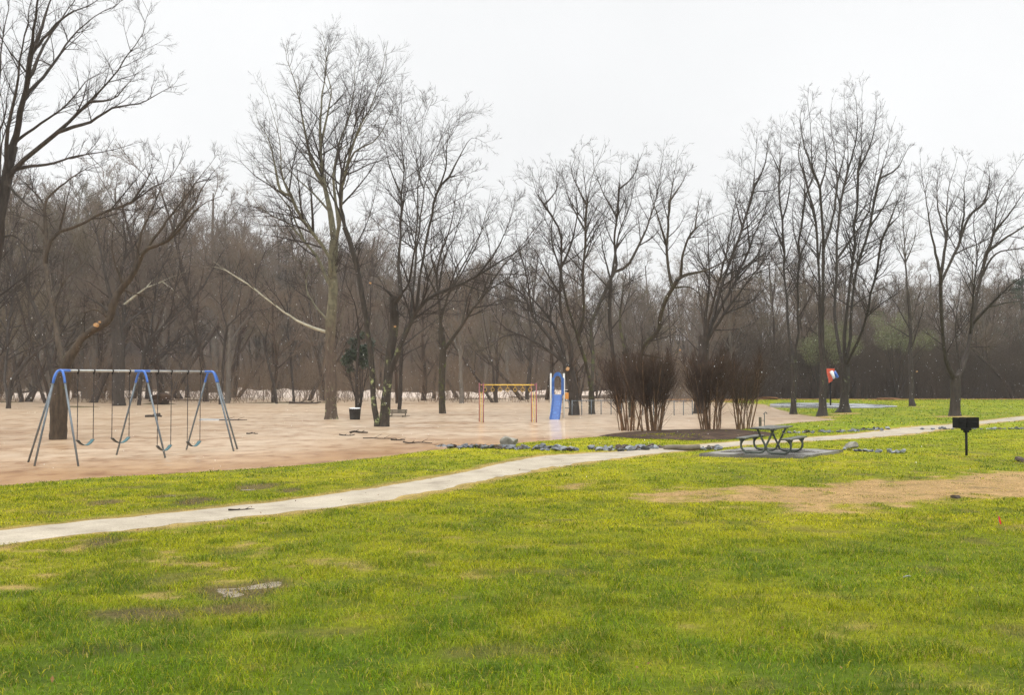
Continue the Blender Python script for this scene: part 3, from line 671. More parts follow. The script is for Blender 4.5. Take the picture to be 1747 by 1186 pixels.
HEROES = [
 dict(name='sycamore_tree', label='tall pale sycamore with brown lower trunk standing in floodwater beside the slatted trash can', bark='sycamore', twig='twig', seed=1, extra=6, pale=(6, 7), limbs=T_(
   (12, 7.5, '565,715 564,640 563,578 566,532 568,468 570,410'), (7.2, 1, '570,410 562,354 553,314 548,270 547,202 550,162 557,98 549,52'), (5, 1, '569,440 580,380 584,320 592,285 615,215 636,175 652,120 662,68'),
   (4.6, .8, '563,480 556,476 538,433 517,408 492,380 467,368 444,354 427,331 407,318'), (4.4, .8, '566,500 560,430 538,400 515,371 501,341 481,297 478,243 461,175 451,142'),
   (3.4, .8, '501,341 482,330 470,280 458,235 440,205 436,180'), (4.2, .9, '556,575 517,559 485,539 460,518 435,497 413,480 391,464 364,446'), (2, .6, '413,480 385,462 360,455 345,457'),
   (2.6, .6, '561,546 538,522 522,493 522,468 527,454 503,440 485,425 471,410'), (4.2, .9, '553,314 530,270 511,175 500,130 487,95 490,70'), (3, .8, '548,250 560,190 565,150 555,110 575,60'),
   (4, .9, '580,380 570,300 578,250 602,170 606,110 618,72'), (3, .8, '584,320 603,262 640,240 668,190 680,150'), (2.6, .7, '517,408 490,350 450,300 430,262'), (2.6, .7, '562,354 540,330 505,300 480,270 460,240'))),
 dict(name='twin_trunk_tree', label='big dark lichen spotted tree with two trunks, in the flood before the wooden bench', bark='bark_lichen', seed=2, trunk_n=2, extra=10,
   cuts=((633, 484, 2.4), (675, 558, 2.6)), limbs=T_(
   (17, 11, '656,728 659,680 663,640 668,592 673,550 671,507'), (10, 6.5, '644,727 638,680 634,628 627,557 612,468 602,426 588,387'), (5.5, 3.4, '671,507 655,492 644,486 634,483'),
   (6, 4, '676,520 688,500 697,486 701,470 703,462'), (11, 2.2, '664,640 680,600 697,557 715,525 740,504 775,490 825,465 870,436 900,415 925,375'), (5, 1, '588,387 580,340 585,290 600,240 612,180 625,120 640,75'),
   (4, .8, '588,387 575,350 560,320 548,260 540,200'), (6, 1.2, '678,500 676,451 680,401 683,337 687,290 683,236 685,175 687,135'), (5, 1, '697,545 705,470 712,400 724,314 741,260 758,226 774,196 801,169'),
   (5.5, 1.2, '715,525 722,450 735,380 744,337 761,304 798,297 818,287'), (3.6, .8, '744,337 760,290 762,250 775,215 790,190'), (3.6, .8, '761,304 785,262 805,235 830,245'), (3.4, .8, '683,337 665,290 655,240 640,210'),
   (3.4, .8, '740,504 755,440 775,400 790,350 800,310'), (3.2, .8, '775,490 800,440 820,400 840,360 862,320'), (3.4, .8, '690,470 705,390 708,330 716,260 722,200 740,160'), (3.2, .7, '825,465 850,430 870,380 880,330'),
   (2.6, .7, '602,426 625,380 640,330 650,280'), (2.4, .6, '671,520 690,540 720,535 760,530 800,505'))),
 dict(name='mossy_tree', label='moss covered tree in the flood between the bench and the yellow climbing bars', bark='bark_moss', seed=3, extra=8, limbs=T_(
   (10, 8, '755,706 754,670 754,646 756,592 752,560'), (6, 1.6, '755,590 751,546 749,511 745,470 752,430 760,380'), (6, 1.2, '757,596 786,557 804,529 825,504 845,470 870,440 905,400 930,372'), (4, .9, '751,546 765,500 790,460 815,410 830,360 838,320'),
   (3.6, .9, '749,511 730,470 718,430 715,390 722,350'), (3.2, .8, '786,557 800,500 822,460 850,420 872,370 880,335'), (2.6, .7, '825,504 860,480 890,470 930,440'), (3, .8, '752,430 770,380 778,330 790,290'), (2.8, .7, '745,470 735,430 738,380 745,340'))),
 dict(name='leaning_tree', label='heavy leaning tree with sawn orange limb stub right behind the blue slide', bark='bark', seed=4, D=66, extra=7, cuts=((968, 629, 4.5),), limbs=T_(
   (16, 13, '980,697 977,670 976,656 970,628'), (9, 1.4, '972,632 947,586 924,558 909,540 895,505 870,488 830,482 800,470'), (6, 1, '962,617 924,589 888,571 857,556 835,520 828,505'), (7, 1.2, '965,620 960,590 945,555 927,530 900,500 880,470 872,430'),
   (6, 1.2, '972,632 975,590 960,545 955,500 958,449 955,394 934,358 912,321 908,285'), (4, .9, '958,449 975,410 985,360 982,310 990,270'), (4, .9, '955,500 930,460 915,430 890,400'), (3.4, .8, '909,540 900,480 890,440 880,400 885,360'),
   (3, .8, '888,571 860,575 840,590 815,600'), (3, .8, '934,358 950,330 955,290'), (2.6, .7, '930,545 950,500 970,470 985,440'))),
 dict(name='forked_tree', label='slender forked tree standing in floodwater along the low wire fence', bark='bark_moss', seed=5, trunk_n=1, extra=7, limbs=T_(
   (9, 7, '1010,707 1009,690 1009,668'), (6, 1.6, '1009,669 1003,635 994,604 985,575 976,548 964,503 958,460'), (5.6, 1.6, '1009,669 1012,617 1008,566 1010,546 1037,488 1052,452'), (4.6, .9, '985,575 994,534 994,473 999,397 1000,352 1009,306 1031,245'),
   (4.4, .9, '1052,452 1048,410 1053,370 1056,321 1061,261'), (5, .9, '1050,470 1073,458 1091,422 1110,376 1125,312 1134,236'), (3.4, .8, '964,503 955,460 940,400 948,350 950,300 947,270'), (3, .8, '999,397 975,350 960,300 955,280'),
   (3, .8, '1000,352 985,320 975,290 985,260'), (3, .8, '1053,370 1030,330 1015,290 1012,262'), (3, .8, '1056,321 1080,300 1095,262'), (2.8, .7, '1037,488 1000,450 975,430 950,420'), (2.4, .7, '1091,422 1115,405 1130,380'))),
 dict(name='slim_tree', label='slim dark tree rising from behind the left end of the red twig bushes', bark='bark', seed=6, D=70, extra=5, limbs=T_(
   (6, 4, '1056,694 1050,650 1045,592 1040,540 1042,480'), (3.8, .8, '1042,480 1050,430 1058,390 1075,350 1085,300 1090,262'), (3, .8, '1042,480 1030,430 1022,390 1005,350'), (3, .8, '1050,430 1070,400 1100,370'), (2.6, .7, '1045,560 1065,530 1080,480 1085,450'))),
 dict(name='crooked_tree', label='crooked tree with a long level limb, rising out of the left red twig bushes', bark='bark_moss', seed=7, D=62, extra=7, cuts=((1158, 598, 2.2),), limbs=T_(
   (9, 7, '1078,708 1076,660 1072,620 1066,599'), (7, 5.5, '1078,680 1090,625 1099,589 1123,566 1125,549 1134,516 1155,479'), (5, 1.2, '1066,599 1058,548 1062,500 1070,450 1068,400'), (5.5, 1.1, '1155,479 1167,470 1204,461 1240,443 1270,425'),
   (4.8, 1, '1146,492 1143,485 1137,443 1137,412 1143,346 1150,300 1158,255'), (4.4, .9, '1158,473 1164,428 1182,394 1216,370 1249,358'), (3.4, .8, '1137,412 1120,360 1110,330 1105,290'), (3, .8, '1143,346 1165,310 1175,285'),
   (3, .7, '1150,500 1180,495 1205,515 1220,530'), (4, 2.2, '1099,600 1130,610 1145,608 1158,598'), (2.6, .7, '1182,394 1190,350 1198,320'))),
 dict(name='fan_tree', label='broad fan shaped tree with flared foot, behind the right pair of red twig bushes', bark='bark', seed=8, D=69, extra=9, flare=1.9, limbs=T_(
   (17, 12, '1194,706 1196,665 1199,620 1202,574'), (6, 1.2, '1201,580 1205,530 1210,473 1207,382 1212,340'), (7, 1.2, '1203,585 1213,560 1237,473 1264,397 1286,321 1289,261 1292,235'), (7, 1.2, '1206,590 1225,540 1255,482 1280,425 1296,380 1316,333 1340,300'),
   (6, 1.1, '1208,596 1237,543 1270,495 1300,452 1325,415 1352,370'), (5, 1, '1204,580 1222,500 1240,430 1250,370 1262,310 1265,270'), (4, .9, '1237,543 1280,520 1310,490 1340,470'), (3.6, .9, '1255,482 1290,440 1305,400 1318,360'),
   (3.6, .8, '1264,397 1255,350 1250,310'), (3.6, .8, '1286,321 1305,280 1310,240 1318,215'), (3.4, .8, '1210,473 1190,430 1185,400'), (3.2, .8, '1280,425 1275,370 1282,330 1276,290'), (2.6, .7, '1222,560 1260,560 1290,550'))),
 dict(name='straight_tree', label='straight twin stemmed tree with lichened foot, at the left rim of the round court', bark='bark_spots', seed=9, extra=6, trunk_n=1, flare=1.8, up=.06, l2=(6, .22, .6, 3.2), limbs=T_(
   (7.5, 6, '1353,707 1354,670 1355,642 1352,620'), (5, .9, '1353,630 1345,560 1340,500 1339,441 1333,371 1329,294 1333,216 1330,195'), (4.2, .9, '1355,642 1358,608 1361,560 1362,430 1374,333 1368,275 1375,235'), (3, .7, '1339,441 1325,400 1312,360 1300,320'),
   (3, .7, '1333,371 1345,330 1350,280 1352,240'), (3, .7, '1329,294 1315,260 1305,240'), (2.8, .7, '1362,430 1352,380 1355,330'), (2.8, .7, '1374,333 1388,300 1392,265'))),
 dict(name='vase_tree', label='tall vase shaped tree just left of the red ball funnel', bark='bark_spots', seed=10, extra=8, trunk_n=1, flare=1.8, up=.05, l2=(6, .25, .6, 3.6), limbs=T_(
   (11, 8, '1403,710 1404,680 1405,642 1404,615'), (6, 1, '1404,620 1400,580 1399,540 1397,449 1392,379 1374,302 1358,230 1352,205'), (6, 4.6, '1405,620 1404,558 1404,500 1405,422'), (4.4, .9, '1405,422 1421,372 1428,302 1417,197 1420,165'),
   (4.4, .9, '1405,422 1399,325 1386,286 1384,228 1378,170 1380,150'), (3.4, .8, '1392,379 1380,340 1362,310 1345,290'), (3.4, .8, '1386,286 1370,240 1365,200 1372,170'), (3, .7, '1399,325 1410,280 1405,230 1400,190'), (3, .7, '1428,302 1440,260 1442,220'), (3, .7, '1374,302 1362,260 1372,215'))),
 dict(name='many_stemmed_tree', label='tall many stemmed tree with flared foot right of the red ball funnel', bark='bark_spots', seed=12, extra=8, trunk_n=1, flare=2.0, up=.05, l2=(6, .25, .6, 3.8), limbs=T_(
   (12, 9, '1440,704 1442,670 1443,640 1442,620'), (6, 1, '1441,640 1430,590 1424,545 1425,449 1434,340 1446,290 1445,210 1440,150'), (6, 1, '1443,630 1440,560 1452,469 1460,372 1465,294 1471,178 1473,135'), (5.4, 1, '1445,630 1452,560 1461,469 1483,391 1498,313 1514,247 1529,197'),
   (4.6, .9, '1447,625 1475,560 1494,476 1510,395 1537,364 1556,275'), (4, .9, '1425,449 1445,420 1478,370 1490,320 1500,260 1505,200'), (3.4, .8, '1446,290 1460,240 1462,190 1455,145'), (3.4, .8, '1498,313 1530,290 1550,250 1560,245'),
   (3.2, .8, '1465,294 1485,250 1495,200 1493,155'), (3.2, .8, '1483,391 1510,350 1530,310 1548,290'), (3, .7, '1434,340 1420,300 1410,270'), (3, .7, '1510,395 1530,345 1545,310'), (2.6, .7, '1425,470 1450,450 1480,440'))),
 dict(name='pale_young_tree', label='thin grey young tree with a pruning scar, midway between the funnel and the forked tree', bark='bark', twig='twig_pale', seed=13, extra=6, flare=1.8, cuts=((1559, 634, 1.8),), limbs=T_(
   (7, 3.6, '1555,693 1555,642 1553,600 1553,560 1549,500'), (3, .7, '1549,500 1545,449 1541,372 1543,330 1540,300'), (2.6, .6, '1553,560 1530,520 1508,490 1490,470'), (2.6, .6, '1555,600 1570,550 1582,500 1600,470'), (2.4, .6, '1553,580 1525,560 1500,545'),
   (2.4, .6, '1545,449 1560,410 1565,370'), (2.2, .6, '1545,449 1528,415 1522,390'), (2.2, .6, '1556,620 1580,590 1600,580'))),
 dict(name='wide_forked_tree', label='dark wide forked tree on the lawn behind the black double grill', bark='bark', seed=14, extra=10, flare=1.5, up=.08, limbs=T_(
   (12, 10, '1629,710 1630,670 1630,642'), (7.5, 4.5, '1628,650 1622,636 1611,608 1606,540 1605,469'), (9, 6, '1631,650 1642,625 1652,591 1660,545 1665,507'), (4, .9, '1605,469 1591,410 1580,340 1572,294 1570,270'), (4.4, 1, '1605,469 1615,403 1617,333 1634,267'),
   (4, .9, '1606,480 1638,410 1654,368 1685,340 1704,302'), (5, 1, '1665,507 1681,441 1696,395 1704,333 1731,294 1745,270'), (5, 1, '1668,560 1677,546 1716,500 1747,472 1790,450'), (4.4, 1, '1688,430 1720,405 1747,387 1800,350'), (3.6, .9, '1675,470 1700,430 1750,420 1800,400'),
   (3.8, .9, '1655,570 1660,500 1668,430 1660,390 1668,330 1680,290'), (3.2, .8, '1615,403 1600,350 1600,300 1608,272'), (3.2, .8, '1638,410 1645,360 1645,310 1655,270'), (3.4, .8, '1696,395 1725,360 1745,330 1770,300'), (3, .8, '1685,350 1690,310 1685,275'),
   (3, .7, '1630,630 1626,560 1632,520 1640,470 1645,430'), (3.4, .8, '1700,540 1740,520 1790,520'))),
 dict(name='old_split_tree', label='thick old low split tree with sawn stub, in the flood behind the swings', bark='bark_brown', seed=15, extra=10, flare=1.25, cuts=((168, 555, 5), (175, 550, 2.4)), limbs=T_(
   (16.5, 15, '99,750 101,710 103,666 108,628'), (9, 6, '106,640 100,590 89,525 82,487 76,440'), (13, 7, '110,634 122,605 148,571 186,546 192,525 205,491'), (8, 1.6, '200,500 228,464 247,427 288,408 319,375 347,347 382,333'), (5, 1.2, '76,440 78,420 76,354 53,322 28,297 10,280'),
   (4.6, 1, '78,380 80,343 117,308 149,287 185,270'), (5.4, 1, '82,450 94,400 142,382 177,361 230,343 255,322 294,301 319,241'), (3.6, .8, '76,400 60,380 40,372 15,362'), (4, .9, '228,464 240,400 262,350 280,300 290,262'), (4, .9, '247,427 290,370 320,330 350,290 372,262'),
   (3.6, .8, '288,408 330,350 352,310 380,275'), (3.4, .8, '186,546 165,530 140,535 120,540'), (3.2, .8, '205,491 225,500 250,505 280,520'), (3.2, .8, '96,400 110,350 120,310 122,280'), (3, .7, '205,480 190,430 192,390 200,350'), (3, .7, '230,343 255,300 262,260'), (3, .7, '89,525 110,480 140,450 150,420'))),
 dict(name='towering_tree', label='towering near tree whose crown fills the sky above the swing set', bark='bark', seed=16, D=44, extra=10, up=.04, l2=(6, .30, .8, 4.2), trunk_n=1, bare_trunk=False, limbs=T_(
   (11.5, 8.5, '-30,740 -22,600 -10,470 0,390 8,320 21,248'), (7.5, 3.4, '21,248 35,195 46,135 53,88 64,0 72,-80'), (6, 1, '14,300 28,280 57,255 99,220 142,181 170,152 212,103 244,53 258,8'), (4.4, .9, '99,220 152,205 195,181 244,174 283,152 319,142'), (4, .8, '18,295 28,290 81,283 124,269 184,258 244,241'),
   (3.6, .8, '24,250 32,241 81,205 117,177 149,138 184,117 205,90'), (4.4, .9, '44,180 50,170 96,110 124,67 156,32 198,10 230,-20'), (5, 1, '56,100 64,85 81,21 88,0 98,-60'), (4.4, .9, '48,135 55,124 78,71 110,25 150,-40'), (5.4, 1.2, '-10,300 0,216 21,142 32,88 50,0 55,-60'),
   (4.6, 1.2, '-16,420 -8,320 0,245 20,190 39,152'), (5, 1.2, '-25,350 -10,150 0,70 14,0 20,-60'), (3.4, .8, '8,320 40,350 75,370 100,400'), (3.6, .9, '64,85 110,30 160,5 200,-30'), (3.2, .8, '-10,420 20,410 50,430 80,430'), (3.2, .7, '142,181 190,170 220,140 240,120'))),
 dict(name='broad_trunk_tree', label='broad dark trunk behind the middle of the swing set at the far waterline', bark='bark', seed=17, extra=6, D=88, limbs=T_(
   (10.5, 8.5, '203,689 203,628 200,570 192,514'), (5, 1, '195,530 180,470 170,420 160,380 150,340'), (6, 1, '194,520 205,470 215,420 210,370 218,330'), (4, .9, '200,570 230,540 260,520 300,500'), (3.6, .8, '196,540 170,520 140,500 120,470'), (3, .8, '212,440 240,400 250,360'))),
 dict(name='white_limbed_tree', label='multi stemmed tree with a bare white limb, on the muddy mound behind the swings', bark='bark', seed=18, extra=5, D=90, limbs=T_(
   (6, 4.5, '237,690 240,650 245,610 255,580'), (4, .9, '255,580 290,545 320,520 345,490 370,470'), (3.6, .8, '250,600 262,540 270,480 285,430 290,380'), (3.8, .8, '268,680 262,650 280,610 310,580 345,560 390,530'), (3, .7, '290,545 300,490 310,440 330,400'), (2.6, .6, '345,490 380,430 400,400'))),
 dict(name='arched_tree', label='arching multi stemmed tree standing in the flood at the left edge of the woods', bark='bark', seed=19, extra=6, D=80, limbs=T_(
   (6.5, 5, '14,700 18,665 23,647 49,612'), (4.6, 1, '49,612 87,582 130,560 165,540'), (5, 1.2, '4,700 2,640 10,560 20,480 15,420 30,360'), (4.4, 1, '28,700 32,660 50,640 85,600'), (3.6, .9, '20,480 50,440 60,400 75,350'), (3.6, .8, '49,612 55,560 80,520 95,470'), (3, .7, '10,560 -20,510 -30,460'))),
 dict(name='dead_leaning_trunk', label='dark leaning trunk standing in the flood directly left of the old split tree', bark='bark', seed=20, extra=4, D=82, limbs=T_(
   (6.5, 4, '92,700 88,640 78,590 66,540 50,500 42,450'), (3, .8, '60,520 80,480 100,440 108,400'), (3, .7, '42,450 30,400 35,360'), (2.6, .7, '78,590 55,575 30,570'))),
 dict(name='bare_sapling', label='bare forked sapling at the woods edge behind the right legs of the swing set', bark='bark', seed=21, extra=5, D=92, limbs=T_(
   (5, 3, '376,686 380,640 383,590 387,558'), (2.8, .7, '387,558 400,545 425,520 440,505 470,480'), (2.6, .7, '387,558 378,520 380,470 372,430'), (2.4, .6, '384,580 360,550 340,530'), (2.2, .6, '400,545 410,500 415,460'))),
 dict(name='slanted_sapling', label='dark slanting sapling at the far bank left of the pale sycamore', bark='bark', seed=22, extra=4, D=95, limbs=T_(
   (4, 2.6, '472,680 464,645 455,605 452,580'), (2.4, .6, '452,580 460,550 470,520 465,480'), (2.2, .6, '452,580 435,550 420,520'), (2, .6, '458,615 475,590 485,570'))),
 dict(name='wavy_sapling', label='wavy dark sapling at the far bank nearest the pale sycamore', bark='bark', seed=23, extra=4, D=97, limbs=T_(
   (4, 2.4, '501,678 499,650 497,620 495,590 490,560'), (2.2, .6, '490,560 495,520 488,480 490,440'), (2, .6, '495,590 510,560 520,530'))),
 dict(name='bin_side_tree', label='small tree with sparse evergreen leaves directly behind the slatted trash can', bark='bark', seed=24, extra=3, D=66, limbs=T_(
   (4.5, 3, '608,700 608,680 609,640 611,600 612,560'), (2.6, .6, '612,560 606,520 590,480 585,440'), (2.4, .6, '612,570 625,540 630,500'), (2.2, .6, '610,600 600,585 590,575'))),
 dict(name='bench_side_tree', label='plain straight tree rising right behind the wooden bench', bark='bark', seed=25, extra=5, D=70, limbs=T_(
   (6, 4.5, '682,700 683,660 684,620 685,585'), (3, .7, '685,590 710,570 745,545 770,525'), (3, .7, '685,585 695,540 700,490 712,450'), (2.6, .7, '684,610 720,590 750,580'))),
 dict(name='dark_bank_tree', label='dark trunk at the far bank just left of the blue slide', bark='bark', seed=26, extra=6, D=96, limbs=T_(
   (6.5, 4.5, '899,672 902,650 906,610 908,570'), (3.4, .8, '908,570 900,520 905,470 915,430'), (3, .7, '907,590 925,550 935,510'), (2.6, .7, '905,620 885,590 870,560'))),
]
THICK = dict(sycamore_tree=.88, old_split_tree=.74, towering_tree=.80, broad_trunk_tree=.95, twin_trunk_tree=.50, leaning_tree=.52, fan_tree=.54, wide_forked_tree=.62)
for h in HEROES:
    q = THICK.get(h['name'], .56)
    tn = h.get('trunk_n', 1); ql = min(1, q * 1.32)
    h['limbs'] = [(a * (q if i < tn else ql), max(b * ql, .6), c) for i, (a, b, c) in enumerate(h['limbs'])]
    hero(**h)
wl = hero('fallen_limb_tree', 'leaning sycamore with a bleached white limb in the woods behind the swings', T_((4.2, 3, '205,690 208,640 210,580 212,520'), (3.6, .9, '212,512 243,491 277,478 317,463'), (2, .5, '245,490 262,476 274,474'), (1.8, .5, '290,515 297,505 310,510'), (2.4, .7, '212,520 220,470 230,430')), 27, 'bark', 'twig', D=93, extra=0, pale=(1, 2, 3))
wl.name = 'white_limb_tree'

# ------------------------------------------------------------------ woods beyond the water
def wood_proto(seed, H=15.0, kind=0, dense=1.0, fat=1.0):
    """a bare forest tree built at the origin: returns (trunk mesh, crown mesh)"""
    g = np.random.default_rng(seed); tr = Pile(); cr = Pile()
    r = .0135 * H * g.uniform(.75, 1.3)
    if kind == 0:      # single stem
        P0, R0 = grow(np.zeros((1, 3)) - [0, 0, .6], np.array([[g.uniform(-.12, .12), g.uniform(-.12, .12), 1]]), np.array([H * .86]), np.array([r]), np.array([r * .16]), 12, .05, .04, g)
    elif kind == 1:    # several stems from one foot
        m = 3; d = g.standard_normal((m, 3)) * [.22, .22, 0] + UP
        P0, R0 = grow(np.zeros((m, 3)) - [0, 0, .6], d, H * .82 * g.uniform(.75, 1, m), np.full(m, r * .72), np.full(m, r * .14), 12, .07, .03, g)
    else:              # leaning, arching stem
        P0, R0 = grow(np.zeros((1, 3)) - [0, 0, .6], np.array([[.55 * g.choice([-1, 1]), g.uniform(-.4, .4), 1]]), np.array([H * .8]), np.array([r]), np.array([r * .16]), 12, .10, .015, g)
    R0[:, 0] *= 1.35
    tr.tube(P0, R0, 7); L0 = limb_len(P0)
    n1 = int(13 * dense) if len(P0) == 1 else int(6 * dense)
    p, d, pl, t, pr = kids(P0, R0, L0, n1, .25, 1, (.4, .85), g)
    l1 = pl * .42 * (1.2 - .8 * t) * (.7 + .6 * g.random(len(t)))
    P1, R1 = grow(p, d, l1, np.minimum(pr * .6, .013 * l1 + .01), np.full(len(p), .009), 7, .10, .06, g); tr.tube(P1, R1, 5)
    AP = P1; AR = R1; AL = l1
    p, d, pl, t, pr = kids(AP, AR, AL, int(8 * dense), .15, 1, (.4, .85), g)
    l2 = np.clip(pl * .42 * (1.2 - .7 * t) * (.6 + .7 * g.random(len(t))), .5, 3.2)
    P2, R2 = grow(p, d, l2, np.minimum(pr * .6 + .003, .009 * l2 + .006), np.full(len(p), .007), 4, .15, .06, g); cr.tube(P2, R2, 3)
    p, d, pl, t, pr = kids(P2, R2, l2, int(7 * dense), .15, 1, (.35, .8), g)
    l3 = np.clip(pl * .5 * (.6 + .8 * g.random(len(t))), .3, 1.4)
    P3, R3 = grow(p, d, l3, np.full(len(p), .0085 * fat), np.full(len(p), .005 * fat), 2, .16, .05, g); cr.tube(P3, R3, 3)
    p, d, pl, t, pr = kids(P3, R3, l3, int(3 * dense), .2, 1, (.35, .8), g)
    P4, R4 = grow(p, d, np.clip(pl * .6, .2, .7), np.full(len(p), .0055 * fat), np.full(len(p), .004 * fat), 1, .1, .0, g); cr.tube(P4, R4, 3)
    # a few straight suckers and vines up the trunk
    p, d, pl, t, pr = kids(P0, R0, L0, 9, .03, .5, (.3, .9), g)
    lv = g.uniform(.8, 2.6, len(p)); Pv, Rv = grow(p, d, lv, np.full(len(p), .012), np.full(len(p), .006), 4, .16, .08, g); cr.tube(Pv, Rv, 3)
    return tr, cr
PROTO = [wood_proto(100 + k, 15.0, kd) for k, kd in enumerate((0, 0, 0, 1, 1, 2, 2, 0, 1, 2))]
PM = [(a.mesh('trunk'), b.mesh('crown')) for a, b in PROTO]
for k, (a, b) in enumerate(PM): a.materials.append(M['woods_bark_pale' if k in (1, 4, 7) else 'woods_bark']); b.materials.append(M[('woods_twig', 'woods_twig_grey', 'woods_twig', 'woods_twig_olive', 'woods_twig_grey')[k % 5]])
WOODLAB = 'bare grey brown tree among the dense leafless woods beyond the floodwater'
WOODLAB2 = 'bare tree in the tall thicket behind the far lawn'
def topline(px): return np.interp(px, [-400, 0, 380, 460, 620, 760, 900, 1000, 1300, 1747, 2200], [300, 322, 340, 395, 415, 425, 440, 462, 452, 458, 455])
nw = 0; tries = 0; spots = []
gw = np.random.default_rng(77)
while nw < 270 and tries < 20000:
    tries += 1
    px = gw.uniform(-220, 1960)
    D = 96 + 62 * gw.random() ** 1.5 if px > 1230 else (95 + 30 * gw.random() if gw.random() < .40 else 153 + 42 * gw.random())
    if px > 1230 and D < 107: continue
    if 590 < px < 1000 and D < 108 and gw.random() < .75: continue
    x = (px - CX) / F * D
    if any((x - a) ** 2 + (D - b_) ** 2 < 4.0 for a, b_ in spots): continue
    spots.append((x, D))
    Ht = 2.45 + (645 - topline(px)) * D / 1700; Ht *= gw.uniform(.82, 1.18) if gw.random() < .75 else gw.uniform(1.12, 1.28)
    Ht *= 1.10 if px < 700 else 1.0
    Ht = max(Ht, 7); k = int(gw.integers(len(PM))); z = max(float(height(x, D)), -.3)
    root = empty('woods_tree', (x, D, z), gw.uniform(0, 6.28)); s = Ht / 15.0; root.scale = (s * gw.uniform(.85, 1.2), s * gw.uniform(.85, 1.2), s)
    far = px > 1230
    tag(root, WOODLAB2 if far else WOODLAB, 'tree', 'trees in the thicket behind the far lawn' if far else 'trees of the flooded woods')
    for nm, me in zip(('trunk', 'crown'), PM[k]):
        o = bpy.data.objects.new(nm, me); C.objects.link(o); o.parent = root
    nw += 1
# far wooded hill: one mass
def far_woods():
    g = np.random.default_rng(5); base = [wood_proto(300 + k, 15.0, 0, .62, 2.0) for k in range(3)]
    geo = []
    for a, b in base:
        v = a.v + b.v; q = a.q; n0 = a.n
        geo.append((np.concatenate(a.v + b.v), np.concatenate(a.q + [x + a.n for x in b.q])))
    V = []; Q = []; n = 0
    for i in range(860):
        y = 200 + 150 * g.random() ** 1.15; px = g.uniform(-150, 1900); x = (px - CX) / F * y
        v, q = geo[i % 3]; a = g.uniform(0, 6.28); s = g.uniform(.95, 1.5)
        if px > 900: s *= .85
        w_ = v * [s * 1.15, s * 1.15, s]; c_, s_ = math.cos(a), math.sin(a)
        w_ = np.stack([w_[:, 0] * c_ - w_[:, 1] * s_ + x, w_[:, 0] * s_ + w_[:, 1] * c_ + y, w_[:, 2] + float(height(x, y))], 1)
        V.append(w_.astype(np.float32)); Q.append((q + n).astype(np.int32)); n += len(v)
    return mesh_np('far_woods', np.concatenate(V), np.concatenate(Q))
tag(obj('far_woods', far_woods(), M['far_twig']), 'hazy leafless woods covering the far hillside', 'woods', kind='stuff')

def brush(name, mat, n, xf, Df, lf, seed, nk=6, lean=.35):
    g = np.random.default_rng(seed); D = Df(g, n); px = xf(g, n); x = (px - CX) / F * D
    z = np.maximum(height(x, D), -.25) - .1
    d = g.standard_normal((n, 3)) * [lean, lean, 0] + UP; L = lf(g, n, px)
    p = np.stack([x, D, z], 1); P0, R0 = grow(p, d, L, .008 + .0035 * L, np.full(n, .006), 4, .12, .05, g)
    pile = Pile(); pile.tube(P0, R0, 3)
    p, d, pl, t, pr = kids(P0, R0, L, nk, .15, 1, (.3, .9), g)
    l2 = np.clip(pl * .4 * (.5 + .9 * g.random(len(p))), .3, 1.8); P1, R1 = grow(p, d, l2, np.full(len(p), .009), np.full(len(p), .005), 2, .16, .05, g); pile.tube(P1, R1, 3)
    p, d, pl, t, pr = kids(P1, R1, l2, 2, .2, 1, (.3, .9), g)
    P2, R2 = grow(p, d, np.clip(pl * .6, .2, .8), np.full(len(p), .006), np.full(len(p), .004), 1, .1, .03, g); pile.tube(P2, R2, 3)
    return obj(name, pile.mesh(name), M[mat])
u = lambda a, b: (lambda g, n: g.uniform(a, b, n))
def clumpx(a, b, seed, thr):
    def f(g, n):
        o = []
        while len(o) < n:
            v = g.uniform(a, b, n); k = vnoise(v, v * 0 + seed, .02) > thr * g.random(n) * 1.6; o += list(v[k])
        return np.array(o[:n])
    return f
tag(brush('undergrowth', 'brush', 8200, clumpx(-150, 1260, 3, .5), lambda g, n: np.where(g.random(n) < .16, 97 + 24 * g.random(n), 152 + 34 * g.random(n) ** 1.3), lambda g, n, px: g.uniform(1.2, 6.5, n), 31), 'tangled bare undergrowth along the flooded edge of the woods', 'undergrowth', kind='stuff')
tag(brush('thicket', 'brush_dark', 7500, u(1235, 1900), lambda g, n: 106 + 16 * g.random(n), lambda g, n, px: g.uniform(2.5, 7.2, n), 32, lean=.14), 'dense dark thicket of bare stems along the back of the far lawn', 'thicket', kind='stuff')

